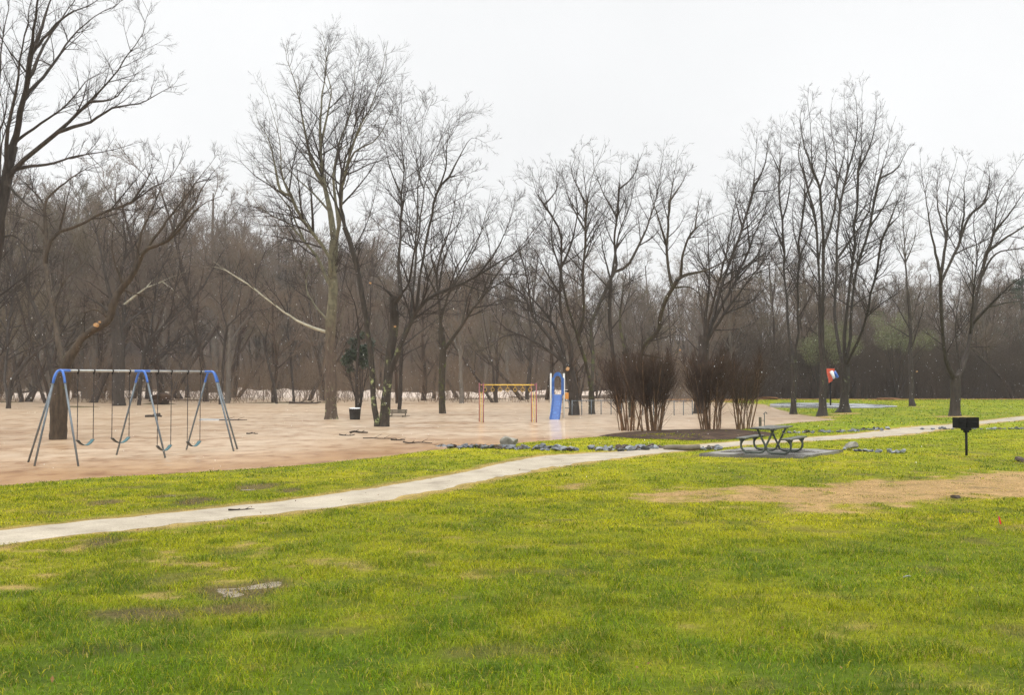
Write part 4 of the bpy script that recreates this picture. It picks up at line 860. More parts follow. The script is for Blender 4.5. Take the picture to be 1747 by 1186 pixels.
# ------------------------------------------------------------------ shrubs, evergreens
def twig_bush(base_px, hpx, wpx, seed, label, stems=17, D=None):
    g = np.random.default_rng(seed); b = G(*base_px); sc = F / b[1]; H = hpx / sc * 1.04; W = wpx / sc * .68
    root = empty('red_twig_shrub', b); tag(root, label, 'shrub', 'red twig shrubs in the mulch bed')
    a = g.uniform(0, 6.28, stems); rr = np.sqrt(g.random(stems))
    p = np.stack([np.cos(a) * rr * .44, np.sin(a) * rr * .44, np.full(stems, -.15)], 1)
    d = np.stack([np.cos(a) * rr * W / 2 / (H * .95), np.sin(a) * rr * W / 2 / (H * .95), np.ones(stems)], 1)
    L = H * g.uniform(.68, 1.0, stems); P0, R0 = grow(p, d, L, g.uniform(.022, .042, stems), np.full(stems, .012), 10, .045, .012, g)
    st = Pile(); st.tube(P0, R0, 6); LL = L
    tw = Pile()
    q, d, pl, t, pr = kids(P0, R0, LL, 30, .34, 1.0, (.25, .7), g, .9)
    l = np.clip(H * .36 * (1.25 - t) * (.6 + .8 * g.random(len(t))), .25, 1.3); P1, R1 = grow(q, d, l, np.minimum(pr * .7, .011), np.full(len(q), .005), 4, .10, .10, g); tw.tube(P1, R1, 3)
    q, d, pl, t, pr = kids(P1, R1, l, 5, .1, 1, (.2, .6), g); P2, R2 = grow(q, d, np.clip(pl * .6, .15, .7), np.full(len(q), .005), np.full(len(q), .0025), 2, .12, .10, g); tw.tube(P2, R2, 3)
    # thin suckers low at the sides
    q, d, pl, t, pr = kids(P0, R0, LL, 2, .05, .35, (.3, .8), g); P3, R3 = grow(q, d, g.uniform(.4, 1.1, len(q)), np.full(len(q), .006), np.full(len(q), .003), 4, .1, .05, g); tw.tube(P3, R3, 3)
    obj('stems', st.mesh('stems'), M['shrub_stem'], root); obj('twigs', tw.mesh('twigs'), M['shrub_twig'], root); return root
twig_bush((1072, 735), 132, 72, 41, 'red twig shrub at the left end of the mulch bed, narrowest foot')
twig_bush((1114, 737), 138, 84, 42, 'red twig shrub second along the mulch bed, with the broadest sheaf of stems', 22)
twig_bush((1211, 735), 140, 84, 43, 'red twig shrub in front of the fan shaped tree with a flared foot', 20)
twig_bush((1265, 733), 132, 84, 44, 'red twig shrub at the right end of the mulch bed beside the water post', 13)

def leaf_cloud(blobs, n, size, g, flatten=1.0):
    """many small leaf faces spread through ellipsoids"""
    V = []; tot = sum(b[3] ** 3 for b in blobs); out = []
    for (cx, cyy, cz_, r) in blobs:
        m = int(n * r ** 3 / tot); q = unit(g.standard_normal((m, 3))) * (r * g.random((m, 1)) ** .45) * [1, 1, flatten]; out.append(q + [cx, cyy, cz_])
    c = np.concatenate(out); m = len(c)
    a = unit(g.standard_normal((m, 3))); b = unit(np.cross(a, g.standard_normal((m, 3)))); s = size * (.5 + g.random((m, 1)))
    V = np.stack([c - a * s, c + b * s * .45, c + a * s, c - b * s * .45], 1).reshape(-1, 3)
    return V, np.arange(m * 4).reshape(-1, 4)
def evergreen(name, label, cat, base, D, blobs_px, n, size, mat, seed, trunk=None):
    g = np.random.default_rng(seed); b = at(*base, D); b[2] = max(float(height(b[0], b[1])), -.2); sc = F / D
    root = empty(name, b); tag(root, label, cat)
    bl = []
    for x, y, r in blobs_px:
        c = at(x, y, D) - b; bl.append((c[0], g.uniform(-.5, .5) * r / sc, c[2], r / sc))
    V, Q = leaf_cloud(bl, n, size, g); obj('foliage', mesh_np('foliage', V, Q, smooth=False), M[mat], root)
    S = Pile(); m = len(bl); p = np.zeros((m, 3)); tgt = np.array([t[:3] for t in bl])
    P0, R0 = grow(p, tgt, np.linalg.norm(tgt, axis=1), np.full(m, .05), np.full(m, .012), 6, .05, 0, g); S.tube(P0, R0, 5)
    q, d, pl, t, pr = kids(P0, R0, limb_len(P0), 10, .4, 1, (.4, .9), g); P1, R1 = grow(q, d, np.clip(pl * .25, .3, 1.5), np.full(len(q), .012), np.full(len(q), .005), 4, .12, .05, g); S.tube(P1, R1, 3)
    obj('stems', S.mesh('stems'), M['bark'], root); return root
evergreen('evergreen_bush', 'small dark evergreen crown hanging behind the slatted trash can', 'tree', (612, 690), 67, [(600, 605, 13), (592, 615, 11), (612, 600, 14), (626, 598, 12), (620, 618, 12), (604, 585, 10), (632, 585, 9), (615, 572, 8), (598, 630, 8)], 3000, .09, 'leafgreen', 51)
evergreen('pale_green_bush', 'pale yellow green leafy bush in the thicket behind the vase shaped tree', 'bush', (1400, 684.5), 104.5, [(1395, 585, 22), (1375, 592, 17), (1425, 578, 24), (1450, 590, 20), (1410, 560, 16), (1440, 560, 14), (1385, 610, 16), (1425, 606, 18)], 7000, .07, 'leafpale', 52)
evergreen('olive_bush', 'dull olive leafy bush in the thicket behind the thin young tree', 'bush', (1530, 684.5), 105.5, [(1510, 575, 24), (1545, 585, 20), (1580, 580, 20), (1500, 545, 16), (1535, 550, 18)], 5200, .075, 'leafpale', 53)
def pine(px, pyb, D, ytop, label, seed):
    g = np.random.default_rng(seed); b = at(px, pyb, D); b[2] = float(height(b[0], b[1])); H = 2.45 - b[2] + (645 - ytop) * D / F
    root = empty('pine_tree', b); tag(root, label, 'tree')
    P0, R0 = grow(np.array([[0, 0, -.3]]), UP[None], np.array([H]), np.array([.16]), np.array([.03]), 12, .02, .05, g); S = Pile(); S.tube(P0, R0, 7)
    q, d, pl, t, pr = kids(P0, R0, limb_len(P0), 46, .38, 1, (1.1, 1.45), g); l = (1.15 - t) * H * .34 * g.uniform(.7, 1.1, len(t)) + .4
    P1, R1 = grow(q, d, l, np.full(len(q), .03), np.full(len(q), .01), 6, .07, .04, g); S.tube(P1, R1, 4)
    bl = [(*P1[i, k], .32 + .22 * g.random()) for i in range(len(P1)) for k in (3, 4, 5, 6)]
    V, Q = leaf_cloud(bl, 9000, .11, g, .7); obj('needles', mesh_np('needles', V, Q, smooth=False), M['pine'], root); obj('trunk', S.mesh('trunk'), M['bark'], root)
pine(1742, 680, 128, 474, 'small dark pine over the thicket right of the wide forked tree', 61)

# ------------------------------------------------------------------ swing set (local X along the beam)
A0 = np.array([-12.95, 28.6]); A1 = np.array([-10.15, 33.6]); mid = (A0 + A1) / 2
bl = float(np.linalg.norm(A1 - A0)); rz = math.atan2(A1[1] - A0[1], A1[0] - A0[0]); HL = bl / 2; HB = 2.66
ss = empty('swing_set', (mid[0], mid[1], 0), rz)
tag(ss, 'grey metal swing frame with blue bent corners standing in the brown floodwater', 'swing set')
MB().tube([(-HL, 0, HB), (HL, 0, HB)], .036, 12).build('crossbeam', M['galv_lt'], ss)
def leg(x, foot):
    top = Vector((x, 0, HB)); ft = Vector(foot); hd = (Vector((ft.x - x, ft.y, 0))).normalized()
    sh = top + hd * .20 + Vector((0, 0, -.17)); dn = (ft - sh).normalized(); q = sh + dn * .20
    low = ft + dn * .42
    MB().tube([tuple(sh + dn * .1), tuple(low)], .030, 10).build('leg', M['galv'], ss)
    MB().tube(bend([tuple(top + Vector((0, 0, .012))), tuple(top + hd * .11 + Vector((0, 0, -.025))), tuple(sh), tuple(q)], 5), .035, 12).build('corner_elbow', M['blue'], ss)
for x, sgn in ((-HL, -1), (0, 0), (HL, 1)):
    fx = x - (.20 if sgn < 0 else 0); leg(x, (fx, 1.12, 0)); leg(x, (fx, -1.08, 0))
    if sgn: leg(x, (x + sgn * (.80 if sgn < 0 else .95), -.02 if sgn < 0 else -.30, 0))
    a = x if sgn < 0 else x - .30; b_ = x if sgn > 0 else x + .30
    MB().tube([(a - (.03 if sgn < 0 else 0), 0, HB), (b_ + (.03 if sgn > 0 else 0), 0, HB)], .040, 12).build('beam_sleeve', M['blue'], ss)
SWL = ['swing seat at the left end of the beam, next to the old split tree', 'swing seat just left of the middle swing legs', 'swing seat hanging lowest, across the middle swing legs', 'swing seat nearest the right end legs of the swing set']
d2 = Vector((math.cos(rz), math.sin(rz), 0)); n2 = Vector((-math.sin(rz), math.cos(rz), 0))
for k, ((s0, s1), zs) in enumerate(zip(((.10, .195), (.31, .42), (.61, .705), (.825, .92)), (.46, .46, .12, .18))):
    xa, xb = -HL + s0 * bl, -HL + s1 * bl
    c0 = Vector((mid[0], mid[1], 0)) + d2 * ((xa + xb) / 2)
    sw = empty('swing', (c0.x, c0.y, zs), rz); tag(sw, SWL[k], 'swing', 'swings hanging from the blue cornered frame')
    hw = (xb - xa) / 2; sag = .17
    def strap(off, t):
        V = []; Fc = []; m = 12
        for i in range(m + 1):
            f = i / m * 2 - 1; x = hw * f * (1 - .04 * (1 - f * f)); z = sag * abs(f) ** 2.1
            nx_, nz_ = -2.1 * sag * abs(f) ** 1.1 * (1 if f > 0 else -1), hw; ln = math.hypot(nx_, nz_)
            for y in (-.075, .075): V.append((x + nx_ / ln * off, y, z + nz_ / ln * off))
            for y in (-.075, .075): V.append((x + nx_ / ln * (off + t), y, z + nz_ / ln * (off + t)))
        for i in range(m):
            a = i * 4; b = a + 4
            Fc += [(a, a + 1, b + 1, b), (a + 2, b + 2, b + 3, a + 3), (a, b, b + 2, a + 2), (a + 1, a + 3, b + 3, b + 1)]
        Fc += [(0, 2, 3, 1), (m * 4, m * 4 + 1, m * 4 + 3, m * 4 + 2)]
        return MB().raw(V, Fc, True)
    strap(0, .012).build('seat', M['seat_out'], sw)
    s2 = strap(.013, .004).build('seat_pad', M['seat_in'], sw)
    for x in (-hw, hw):
        ch = MB(); nl = 26; z0 = sag + .01; z1 = HB - zs - .09; st = (z1 - z0) / nl
        for i in range(nl):
            cz0 = z0 + (i + .5) * st; wx, wy = (.013, .004) if i % 2 else (.004, .013)
            ch.box((x, 0, cz0), (wx * 2, wy * 2, st * 1.16))
        co = ch.build('chain', M['chain'], sw)
        h = MB(); h.box((x, 0, HB - zs - .065), (.05, .03, .07), bev=.008); h.tube([(x - .022, 0, HB - zs), (x + .022, 0, HB - zs)], .047, 12); h.build('hanger', M['black'], sw)

# ------------------------------------------------------------------ climbing bars
c0 = (flat(818, 720.5) + flat(914, 720.5)) / 2; D = c0[1]; W = (flat(911, 720)[0] - flat(822, 720)[0]); TB = 2.45 - (657.5 - 645) * D / F
mb_ = empty('climbing_bars', (c0[0], c0[1], 0)); tag(mb_, 'yellow overhead ring ladder on faded purple posts, standing in the flood', 'climbing frame')
hw = W / 2; hd = .42; sk = .0
for sx in (-1, 1):
    for sy in (-1, 1):
        xo = sx * hw + (.13 if sy < 0 else -.13)
        MB().tube([(xo, sy * hd, -.5), (xo, sy * hd, TB + .10)], .028, 10).lathe([(0.0, TB + .125), (.025, TB + .12), (.037, TB + .10), (.037, TB + .06)], (xo, sy * hd, 0), 10).build('post', M['purple'], mb_)
    for k, yy in enumerate((-.20, .20)):
        MB().tube([(sx * (hw - .0) + (.05 if yy < 0 else -.07), yy, -.5), (sx * hw + (.05 if yy < 0 else -.07), yy, TB - .38)], .017, 8).build('climb_pole', M['yellow'], mb_)
    for zz in (.3, .9):
        MB().tube([(sx * hw + .04, -.21, zz), (sx * hw - .04, .21, zz)], .011, 8).build('climb_rung', M['yellow'], mb_)
    MB().tube([(sx * hw + .09, -hd, TB + .02), (sx * hw - .09, hd, TB + .02)], .036, 10).build('end_bar', M['purple'], mb_)
for yy in (-.26, .26): MB().tube([(-hw, yy, TB + .02), (hw, yy, TB + .02)], .030, 10).build('overhead_beam', M['yellow'], mb_)
for i in range(7):
    f = -hw + W * (i + .5) / 7
    b = MB(); b.tube([(f, -.26, TB + .02), (f, .26, TB + .02)], .016, 8); cr_ = b.build('cross_bar', M['yellow'], mb_)
    r = .09; pts = [(f + r * math.cos(t), .06 * math.sin(i * 2.1) , TB - .24 + r * math.sin(t) * 1.15) for t in np.linspace(0, 2 * np.pi, 15)]
    b = MB(); b.tube(pts, .012, 6, False); b.tube([(f, 0, TB + .02), (f, 0, TB - .12)], .013, 6); b.build('hand_ring', M['yellow'], cr_)

# ------------------------------------------------------------------ slide
sc_ = flat(943, 716); D = sc_[1] + 1.6; X = lambda px, dd=0: (px - CX) / F * (D + dd); Zy = lambda py, dd=0: 2.45 - (py - 645) * (D + dd) / F
cx = X(951.5); sl = empty('slide', (cx, D, 0)); tag(sl, 'blue plastic play slide with arched hood and white posts, ending in the flood', 'slide')
pw = .40; zt = Zy(637.5); zd = Zy(672.5)
for x, y in ((-pw, 0), (pw, 0), (-pw, 1.05), (pw, 1.05)):
    MB().tube([(x, y, -.6), (x, y, zt - .02)], .034, 12).lathe([(0, zt + .02), (.025, zt + .012), (.038, zt - .02), (.038, zt - .06)], (x, y, 0), 12).build('post', M['white'], sl)
# arched hood panel with an arched opening
ow, iw = pw - .03, .21; zs = zt - .28
outer = [(-ow, zd - .03)] + [(-ow, zs)] + [(-ow * .72 * math.cos(t) if True else 0, zs + .04 + (zt + .05 - zs) * math.sin(t)) for t in np.linspace(.12, math.pi - .12, 15)] + [(ow, zs), (ow, zd - .03)]
inner = [(-iw, zd - .03), (-iw, zs - .12)] + [(-iw * math.cos(t), zs - .12 + .26 * math.sin(t)) for t in np.linspace(0.05, math.pi - .05, 15)] + [(iw, zs - .12), (iw, zd - .03)]
hv = []; m = len(outer)
for yy in (-.05, .03): hv += [(x, yy, z) for x, z in outer] + [(x, yy, z) for x, z in inner]
hf = []
for i in range(m - 1):
    hf += [(i, i + 1, m + i + 1, m + i), (2 * m + i, 3 * m + i, 3 * m + i + 1, 2 * m + i + 1), (i, 2 * m + i, 2 * m + i + 1, i + 1), (m + i, m + i + 1, 3 * m + i + 1, 3 * m + i)]
hf += [(0, m, 3 * m, 2 * m), (m - 1, 3 * m - 1, 4 * m - 1, 2 * m - 1)]
MB().raw(hv, hf).build('hood', M['blue_plastic'], sl)
MB().box((0, .55, zd - .06), (2 * pw - .1, 1.0, .07), bev=.01).build('deck', M['galv'], sl)
prof = bend([(0, .0, zd - .02), (-.02, -.25, zd - .10), (-.09, -.8, zd * .60), (-.17, -1.35, zd * .27), (-.24, -1.75, .06), (-.28, -2.0, -.05)], 6)
sec = [(-.30, .20), (-.265, .21), (-.25, .02), (-.15, -.01), (0, -.02), (.15, -.01), (.25, .02), (.265, .21), (.30, .20), (.28, -.04), (0, -.07), (-.28, -.04)]
V = [(p[0] + s[0], p[1], p[2] + s[1]) for p in prof for s in sec]; m = len(sec)
Fc = [(i * m + j, i * m + (j + 1) % m, (i + 1) * m + (j + 1) % m, (i + 1) * m + j) for i in range(len(prof) - 1) for j in range(m)] + [tuple(range(m))[::-1], tuple((len(prof) - 1) * m + j for j in range(m))]
MB().raw(V, Fc, True).build('chute', M['blue_plastic'], sl)
MB().box((pw + .18, 1.0, Zy(676)), (.26, .05, .40), bev=.01).build('side_panel', M['orange'], sl)
MB().box((pw + .18, 1.0, Zy(668)), (.26, .06, .10), bev=.01).build('panel_rail', M['black'], sl)
for z in (.25, .58, .91, 1.24): MB().box((.16, 1.28, z), (.42, .14, .05), bev=.01).build('step', M['beige'], sl)
for x in (-.06, .38): MB().tube([(x, 1.32, -.5), (x, 1.12, zd)], .025, 8).build('step_rail', M['beige'], sl)
MB().tube(bend([(pw + .05, .9, 1.05), (pw + .32, .9, 1.02), (pw + .34, .9, .62), (pw + .05, .9, .60)], 4), .03, 8).build('grab_bar', M['galv'], sl)

# ------------------------------------------------------------------ bench, trash can
b0 = flat(681, 711.5); D = b0[1]; be = empty('park_bench', (flat(679, 711)[0], D, 0), R(-14)); tag(be, 'weathered wooden bench with slatted back, half sunk in the flood beside twin trunks', 'bench')
for k, z in enumerate((.24, .33, .42)): MB().box((0, .22 + .03 * k, z), (1.15, .035, .075), bev=.008).build('back_slat', M['wood_old'], be)
for k, y in enumerate((-.28, -.14, 0)): MB().box((.12, y, .09), (1.45, .12, .04), bev=.008).build('seat_slat', M['wood_old'], be)
for x in (-.45, .45):
    MB().bar((x, -.28, .05), (x, .10, .05), .06, .05).bar((x, .18, -.4), (x, .32, .45), .05, .05).build('frame', M['black'], be)
    MB().box((x, -.2, -.2), (.06, .06, .5)).build('leg', M['black'], be)
t0 = flat(605.5, 716); tcn = empty('trash_can', (t0[0], t0[1], 0), .2); tag(tcn, 'dark slatted trash can with white bag rim, flooded beside the sycamore', 'trash can')
MB().lathe([(.235, -.4), (.305, .60)], sides=20).build('barrel', M['black'], tcn)
for k in range(20):
    a = k * 2 * math.pi / 20; r0, r1 = .245, .335
    MB().bar((r0 * math.cos(a), r0 * math.sin(a), -.35), (r1 * math.cos(a), r1 * math.sin(a), .64), .080, .03, .006, up=(math.cos(a), math.sin(a), 0)).build('slat', M['can'], tcn)
MB().lathe([(.30, .585), (.325, .66), (.30, .69), (.20, .67), (0, .62)], sides=20).build('liner_bag', M['bag'], tcn)

# ------------------------------------------------------------------ picnic table
pt = empty('picnic_table', (PADC[0], PADC[1], padz), math.atan2(PADV[1], PADV[0]) - math.pi / 2)
tag(pt, 'wet plank picnic table on curved grey tube legs, on the small concrete pad', 'picnic table')
for k in range(5): MB().box((-.30 + .15 * k, 0, .745), (.142, 1.86, .042), bev=.006).build('table_plank', M['wood_wet'], pt)
for s in (-1, 1):
    for k in range(2): MB().box((s * (.66 + .075 * (1 if k else -1)), 0, .445), (.142, 1.86, .042), bev=.006).build('seat_plank', M['wood_wet'], pt)
for yy in (-.62, .62):
    for s in (-1, 1):
        y = yy + s * .022
        path_ = bend([(s * .70, y, .40), (s * .735, y, .26), (s * .70, y, .12), (s * .58, y, .032), (s * .40, y, .028), (s * .18, y, .028), (s * .06, y, .075), (s * .015, y, .17), (-s * .05, y, .30), (-s * .16, y, .52), (-s * .25, y, .715)], 4)
        MB().tube(path_, .031, 10).build('bent_leg', M['tabmetal'], pt)
        MB().prism([(.50, .424), (.80, .424), (.76, .34), (.70, .27), (.67, .33), (.60, .39)], lambda a, b, d, s=s: (s * a, d, b), y - .006, y + .006).build('bracket', M['tabmetal'], pt)
    MB().bar((-.33, yy, .712), (.33, yy, .712), .05, .022).build('top_brace', M['tabmetal'], pt)

# ------------------------------------------------------------------ double grill on a post
gb = G(1649, 778); sc_ = F / gb[1]; gr = empty('park_grill', gb, R(8)); tag(gr, 'black steel park grill with two fireboxes on one post', 'grill')
gh = 65 / sc_; zb = 46 / sc_
MB().tube([(0, 0, -.4), (0, 0, zb - .05)], .036, 12).build('post', M['black'], gr)
MB().box((0, 0, zb - .015), (.26, .16, .07), bev=.01).box((0, 0, zb - .07), (.13, .12, .08), bev=.01).build('post_bracket', M['black'], gr)
for x0, x1, yaw in ((-17.9 / sc_, -3.6 / sc_, .10), (-.2 / sc_, 20.5 / sc_, -.06)):
    w_ = x1 - x0; xc = (x0 + x1) / 2; fb = MB(); dpt = .28; t = .008; hh = gh - zb - .01; zz = zb + .02
    m = Matrix.Rotation(yaw, 3, 'Z')
    def pl_(c, s): fb.box(m @ Vector(c) + Vector((xc, .05, 0)), s, m)
    pl_((0, -dpt / 2, zz + hh / 2), (w_, t, hh)); pl_((-w_ / 2 + t / 2, .004, zz + hh / 2), (t, dpt - .004, hh - .012)); pl_((w_ / 2 - t / 2, .004, zz + hh / 2), (t, dpt - .004, hh - .012)); pl_((0, .004, zz + .004), (w_ - .02, dpt - .01, t))
    f = fb.build('firebox', M['black'], gr)
    g_ = MB()
    for k in range(9): g_.box(m @ Vector((-w_ / 2 + w_ * (k + .5) / 9, .01, zz + hh * .62)) + Vector((xc, .05, 0)), (.012, dpt - .03, .012), m)
    g_.build('grate', M['rust'], f)
    h = MB(); c = m @ Vector((0, -dpt / 2 - .02, 0)) + Vector((xc, .05, 0))
    h.tube([(c.x - .10, c.y + .02, zz + hh * .55), (c.x - .10, c.y - .02, zz + hh * .55), (c.x + .10, c.y - .02, zz + hh * .55), (c.x + .10, c.y + .02, zz + hh * .55)], .008, 6); h.build('handle', M['black'], f)

# ------------------------------------------------------------------ ball funnel, water post, fence
fp = G(1417, 692.5); sc_ = F / fp[1]; ft = empty('ball_funnel', (fp[0], fp[1], cz)); tag(ft, 'red ball toss hopper with white and blue spouts on a thin black pole', 'ball game')
H = 62 / sc_
MB().tube([(0, 0, -.3), (0, 0, H - .55)], .06, 10).build('pole', M['black'], ft)
MB().prism([(-.30, H), (.33, H), (.31, H - .22), (.20, H - .50), (.16, H - 1.0), (-.12, H - 1.18), (-.14, H - .85), (-.26, H - .45)], lambda a, b, d: (a, d, b), -.09, .09).build('hopper', M['red'], ft)
MB().tube([(.06, -.12, H - .28), (.10, -.34, H - .52), (.14, -.52, H - .80)], [.16, .13, .105], 14).build('white_spout', M['white'], ft)
MB().tube([(.26, -.02, H - .28), (.44, -.05, H - .52), (.60, -.08, H - .74)], [.19, .14, .11], 14).build('blue_spout', M['blue'], ft)
MB().tube([(-.28, 0, H - .34), (-.42, -.05, H - .52)], [.12, .09], 12).build('red_spout', M['red'], ft)
wp = G(1297, 730); sc_ = F / wp[1]; hy = empty('water_post', wp, .1); tag(hy, 'wooden stub post with a thin hooked water pipe, right of the mulch bed', 'water tap')
MB().box((0, 0, 18 / sc_ / 2 - .1), (.11, .11, 18 / sc_ + .2), bev=.008).build('post', M['wood_old'], hy)
hp = 26 / sc_; ox = 7.5 / sc_
MB().tube(bend([(ox, 0, -.2), (ox, 0, hp * .6), (ox, 0, hp * .9), (ox + .03, 0, hp), (ox + .09, 0, hp * .99), (ox + .13, 0, hp * .90)], 4), .020, 8).build('pipe', M['galv'], hy)
MB().tube([(ox, 0, hp * .86), (ox - .07, 0, hp * .93)], .014, 6).tube([(.05, 0, hp * .47), (ox, 0, hp * .47)], .014, 6).build('handle', M['galv'], hy)
fa, fb_ = flat(976, 709), flat(1180, 708); fe = empty('wire_fence', (*((fa + fb_) / 2)[:2], 0)); tag(fe, 'low grey wire fence standing in the flood behind the red twig shrubs', 'fence')
o_ = (fa + fb_) / 2; nP = 13; FH = .95
fpos = [fa + (fb_ - fa) * k / (nP - 1) - o_ + np.array([0, .9 * math.sin(k * .5), 0]) for k in range(nP)]
for p in fpos: MB().tube([(p[0], p[1], -.5), (p[0], p[1], FH + .05)], .032, 8).build('post', M['galv'], fe)
MB().tube([(p[0], p[1], FH) for p in fpos], .024, 8).build('top_rail', M['galv'], fe)
wm_ = MB()
for a, b in zip(fpos[:-1], fpos[1:]):
    for k in range(9):
        f0, f1 = k / 9, (k + 1) / 9; P0 = a + (b - a) * f0; P1 = a + (b - a) * f1
        for j in range(5):
            z0 = -.1 + j * .2
            wm_.bar((P0[0], P0[1], z0), (P1[0], P1[1], z0 + .2), .003, .003); wm_.bar((P0[0], P0[1], z0 + .2), (P1[0], P1[1], z0), .003, .003)
wm_.build('wire_mesh', M['galv'], fe)

# ------------------------------------------------------------------ rocks
def rock_mesh(seed, name='rock'):
    import bmesh
    g = np.random.default_rng(seed); bm = bmesh.new(); bmesh.ops.create_icosphere(bm, subdivisions=3, radius=.5)
    cut = [(unit(g.standard_normal(3)), g.uniform(.20, .36)) for _ in range(11)]
    for v in bm.verts:
        p = np.array(v.co)
        for nrm, d in cut:
            k = p @ nrm
            if k > d: p = p - nrm * (k - d)
        p = p * np.array([1.3, 1, .85]) + g.standard_normal(3) * .006; v.co = p
    me = bpy.data.meshes.new(name); bm.to_mesh(me); bm.free(); return me
RM = [[rock_mesh(500 + k) for k in range(5)] for _ in range(3)]
for ms, mt in zip(RM, ('rock', 'rock_pale', 'rock_brown')):
    for me in ms: me.materials.append(M[mt])
gk = np.random.default_rng(9)
def rocks(pts, n, smin, smax, label, group, wpal=.2, wbr=.2, spread=.35):
    P = np.array([G(*p)[:2] for p in pts]); seg = np.r_[0, np.cumsum(np.linalg.norm(np.diff(P, axis=0), axis=1))]
    for _ in range(n):
        t = gk.random() * seg[-1]; x = np.interp(t, seg, P[:, 0]) + gk.normal() * spread * .35; y = np.interp(t, seg, P[:, 1]) + gk.normal() * spread
        s = .84 * (smin + (smax - smin) * gk.random() ** 1.8); r = gk.random(); ms = RM[1] if r < wpal else RM[2] if r < wpal + wbr else RM[0]
        o = bpy.data.objects.new('rock', ms[int(gk.integers(5))]); C.objects.link(o); o.location = (x, y, max(float(height(x, y)), -.06) + s * .22)
        o.rotation_euler = (gk.uniform(-.4, .4), gk.uniform(-.4, .4), gk.uniform(0, 6.28)); o.scale = (s * gk.uniform(.8, 1.4), s * gk.uniform(.8, 1.2), s * gk.uniform(.7, 1.1))
        tag(o, label, 'rock', group)
rocks([(752, 762), (800, 765), (870, 766), (930, 767.5), (985, 769)], 150, .14, .38, 'rough blue grey stone in the long line along the flooded bank beside the path', 'stones lining the flooded bank', .15, .2, .32)
rocks([(735, 759), (760, 762)], 5, .12, .3, 'small stone trailing into the water at the end of the stone line', 'stones trailing into the flood', .1, .2, .2)
rocks([(1003, 768), (1050, 768), (1090, 767.5), (1122, 765.5)], 62, .14, .38, 'stone in the short pale heap where the path passes the mulch bed', 'stones between path and mulch bed', .35, .12, .28)
rocks([(1192, 769), (1215, 768), (1236, 768)], 14, .15, .32, 'grey stone between the path and the left corner of the concrete pad', 'stones left of the concrete pad', .25, .2, .15)
rocks([(1335, 740), (1400, 738.5), (1450, 737), (1512, 732.5)], 75, .12, .28, 'small grey stone in the row along the far side of the path', 'stones along the far side of the path', .25, .2, .3)
rocks([(1572, 733.5), (1660, 733), (1747, 733), (1790, 733)], 40, .12, .28, 'small grey stone in the row behind the black grill', 'stones in the row behind the grill', .35, .15, .2)
rocks([(1440, 769), (1470, 771), (1500, 772)], 15, .12, .26, 'grey stone in the row leading off the right corner of the concrete pad', 'stones right of the concrete pad', .3, .15, .16)
rocks([(1512, 773), (1530, 773.5), (1545, 773.5)], 4, .24, .34, 'pale flat stone at the end of the row right of the concrete pad', 'pale stones at the row end', 1, 0, .05)
def one_rock(px, py, s, mat, label, seed, sc=(1, 1, 1), name='rock', cat='rock'):
    me = rock_mesh(seed, name); p = G(px, py); o = obj(name, me, M[mat]); o.location = p + np.array([0, 0, s * sc[2] * .30]); o.scale = (s * sc[0], s * sc[1], s * sc[2]); o.rotation_euler = (0, 0, seed); tag(o, label, cat); return o
one_rock(869, 764, .74, 'boulder', 'largest grey boulder standing up from the stone line by the flood', 601, (.85, .8, 1.0), 'boulder', 'boulder')
one_rock(1452, 768, .46, 'boulder', 'brownish lump stone on top of the row beside the concrete pad', 602)
one_rock(1628, 852, .16, 'rock_brown', 'dark clod of earth on the edge of the dead grass', 603, (1.1, 1, .8), 'dirt_clod', 'clod')
one_rock(1547, 987, .075, 'rock_pale', 'small pale pebble lying alone in the green lawn', 604, (1.3, 1, .6), 'pebble', 'pebble')
one_rock(1742, 788, .30, 'rock_brown', 'dark flat block at the lawn edge right of the grill', 605, (1.4, 1, .7), 'dark_block', 'block')
lg = G(1162, 769); m = MB(); m.tube(bend([(-.55, 0, .08), (-.2, .03, .10), (.2, -.02, .09), (.6, .05, .11)], 4), [.09] * 13, 10)
tag(m.build('timber', M['wood_old'], loc=lg), 'short brown timber lying by the path left of the concrete pad', 'timber')
fl = G(1703, 897); fr = empty('survey_flag', fl); tag(fr, 'small red survey flag stuck in the lawn', 'flag')
MB().tube([(0, 0, -.05), (.01, 0, .14)], .0025, 6).build('wire_stake', M['galv'], fr)
fm_ = MB(); V = [(0, 0, .145), (.035, .02, .115), (.06, .025, .02), (.03, .0, .012), (.005, .01, .10)]; fm_.raw([(x, y - .0015, z) for x, y, z in V] + [(x, y + .0015, z) for x, y, z in V], [(0, 1, 2, 3, 4), (9, 8, 7, 6, 5)] + [(i, 5 + i, 5 + (i + 1) % 5, (i + 1) % 5) for i in range(5)]); fm_.build('flag_cloth', M['flag'], fr)

# ------------------------------------------------------------------ flotsam
def stick(px, py, L, r, ang, label, mat='bark', name='driftwood', cat='driftwood', z=.02, bendy=.1, seed=1):
    g = np.random.default_rng(seed); p = flat(px, py) if z < .05 else G(px, py); n = 5
    pts = bend([(L * (k / (n - 1) - .5), g.normal() * bendy * L * .3, z * (1 if z < .05 else .3) + abs(g.normal()) * r * .5) for k in range(n)], 4)
    m = MB(); m.tube(pts, np.linspace(r, r * .5, len(pts)), 8)
    for k in range(2): a = pts[int(len(pts) * (.3 + .3 * k))]; m.tube([tuple(a), (a[0] + L * .1, a[1] + g.normal() * .1, a[2] + L * .05), (a[0] + L * .18, a[1] + g.normal() * .2, a[2] + L * .10)], [r * .5, r * .35, r * .2], 6)
    o = m.build(name, M[mat], loc=p); o.rotation_euler = (0, 0, ang); tag(o, label, cat)
stick(612, 739.5, .8, .05, .2, 'short dark floating branch in front of the lichen spotted twin trunks', seed=2)
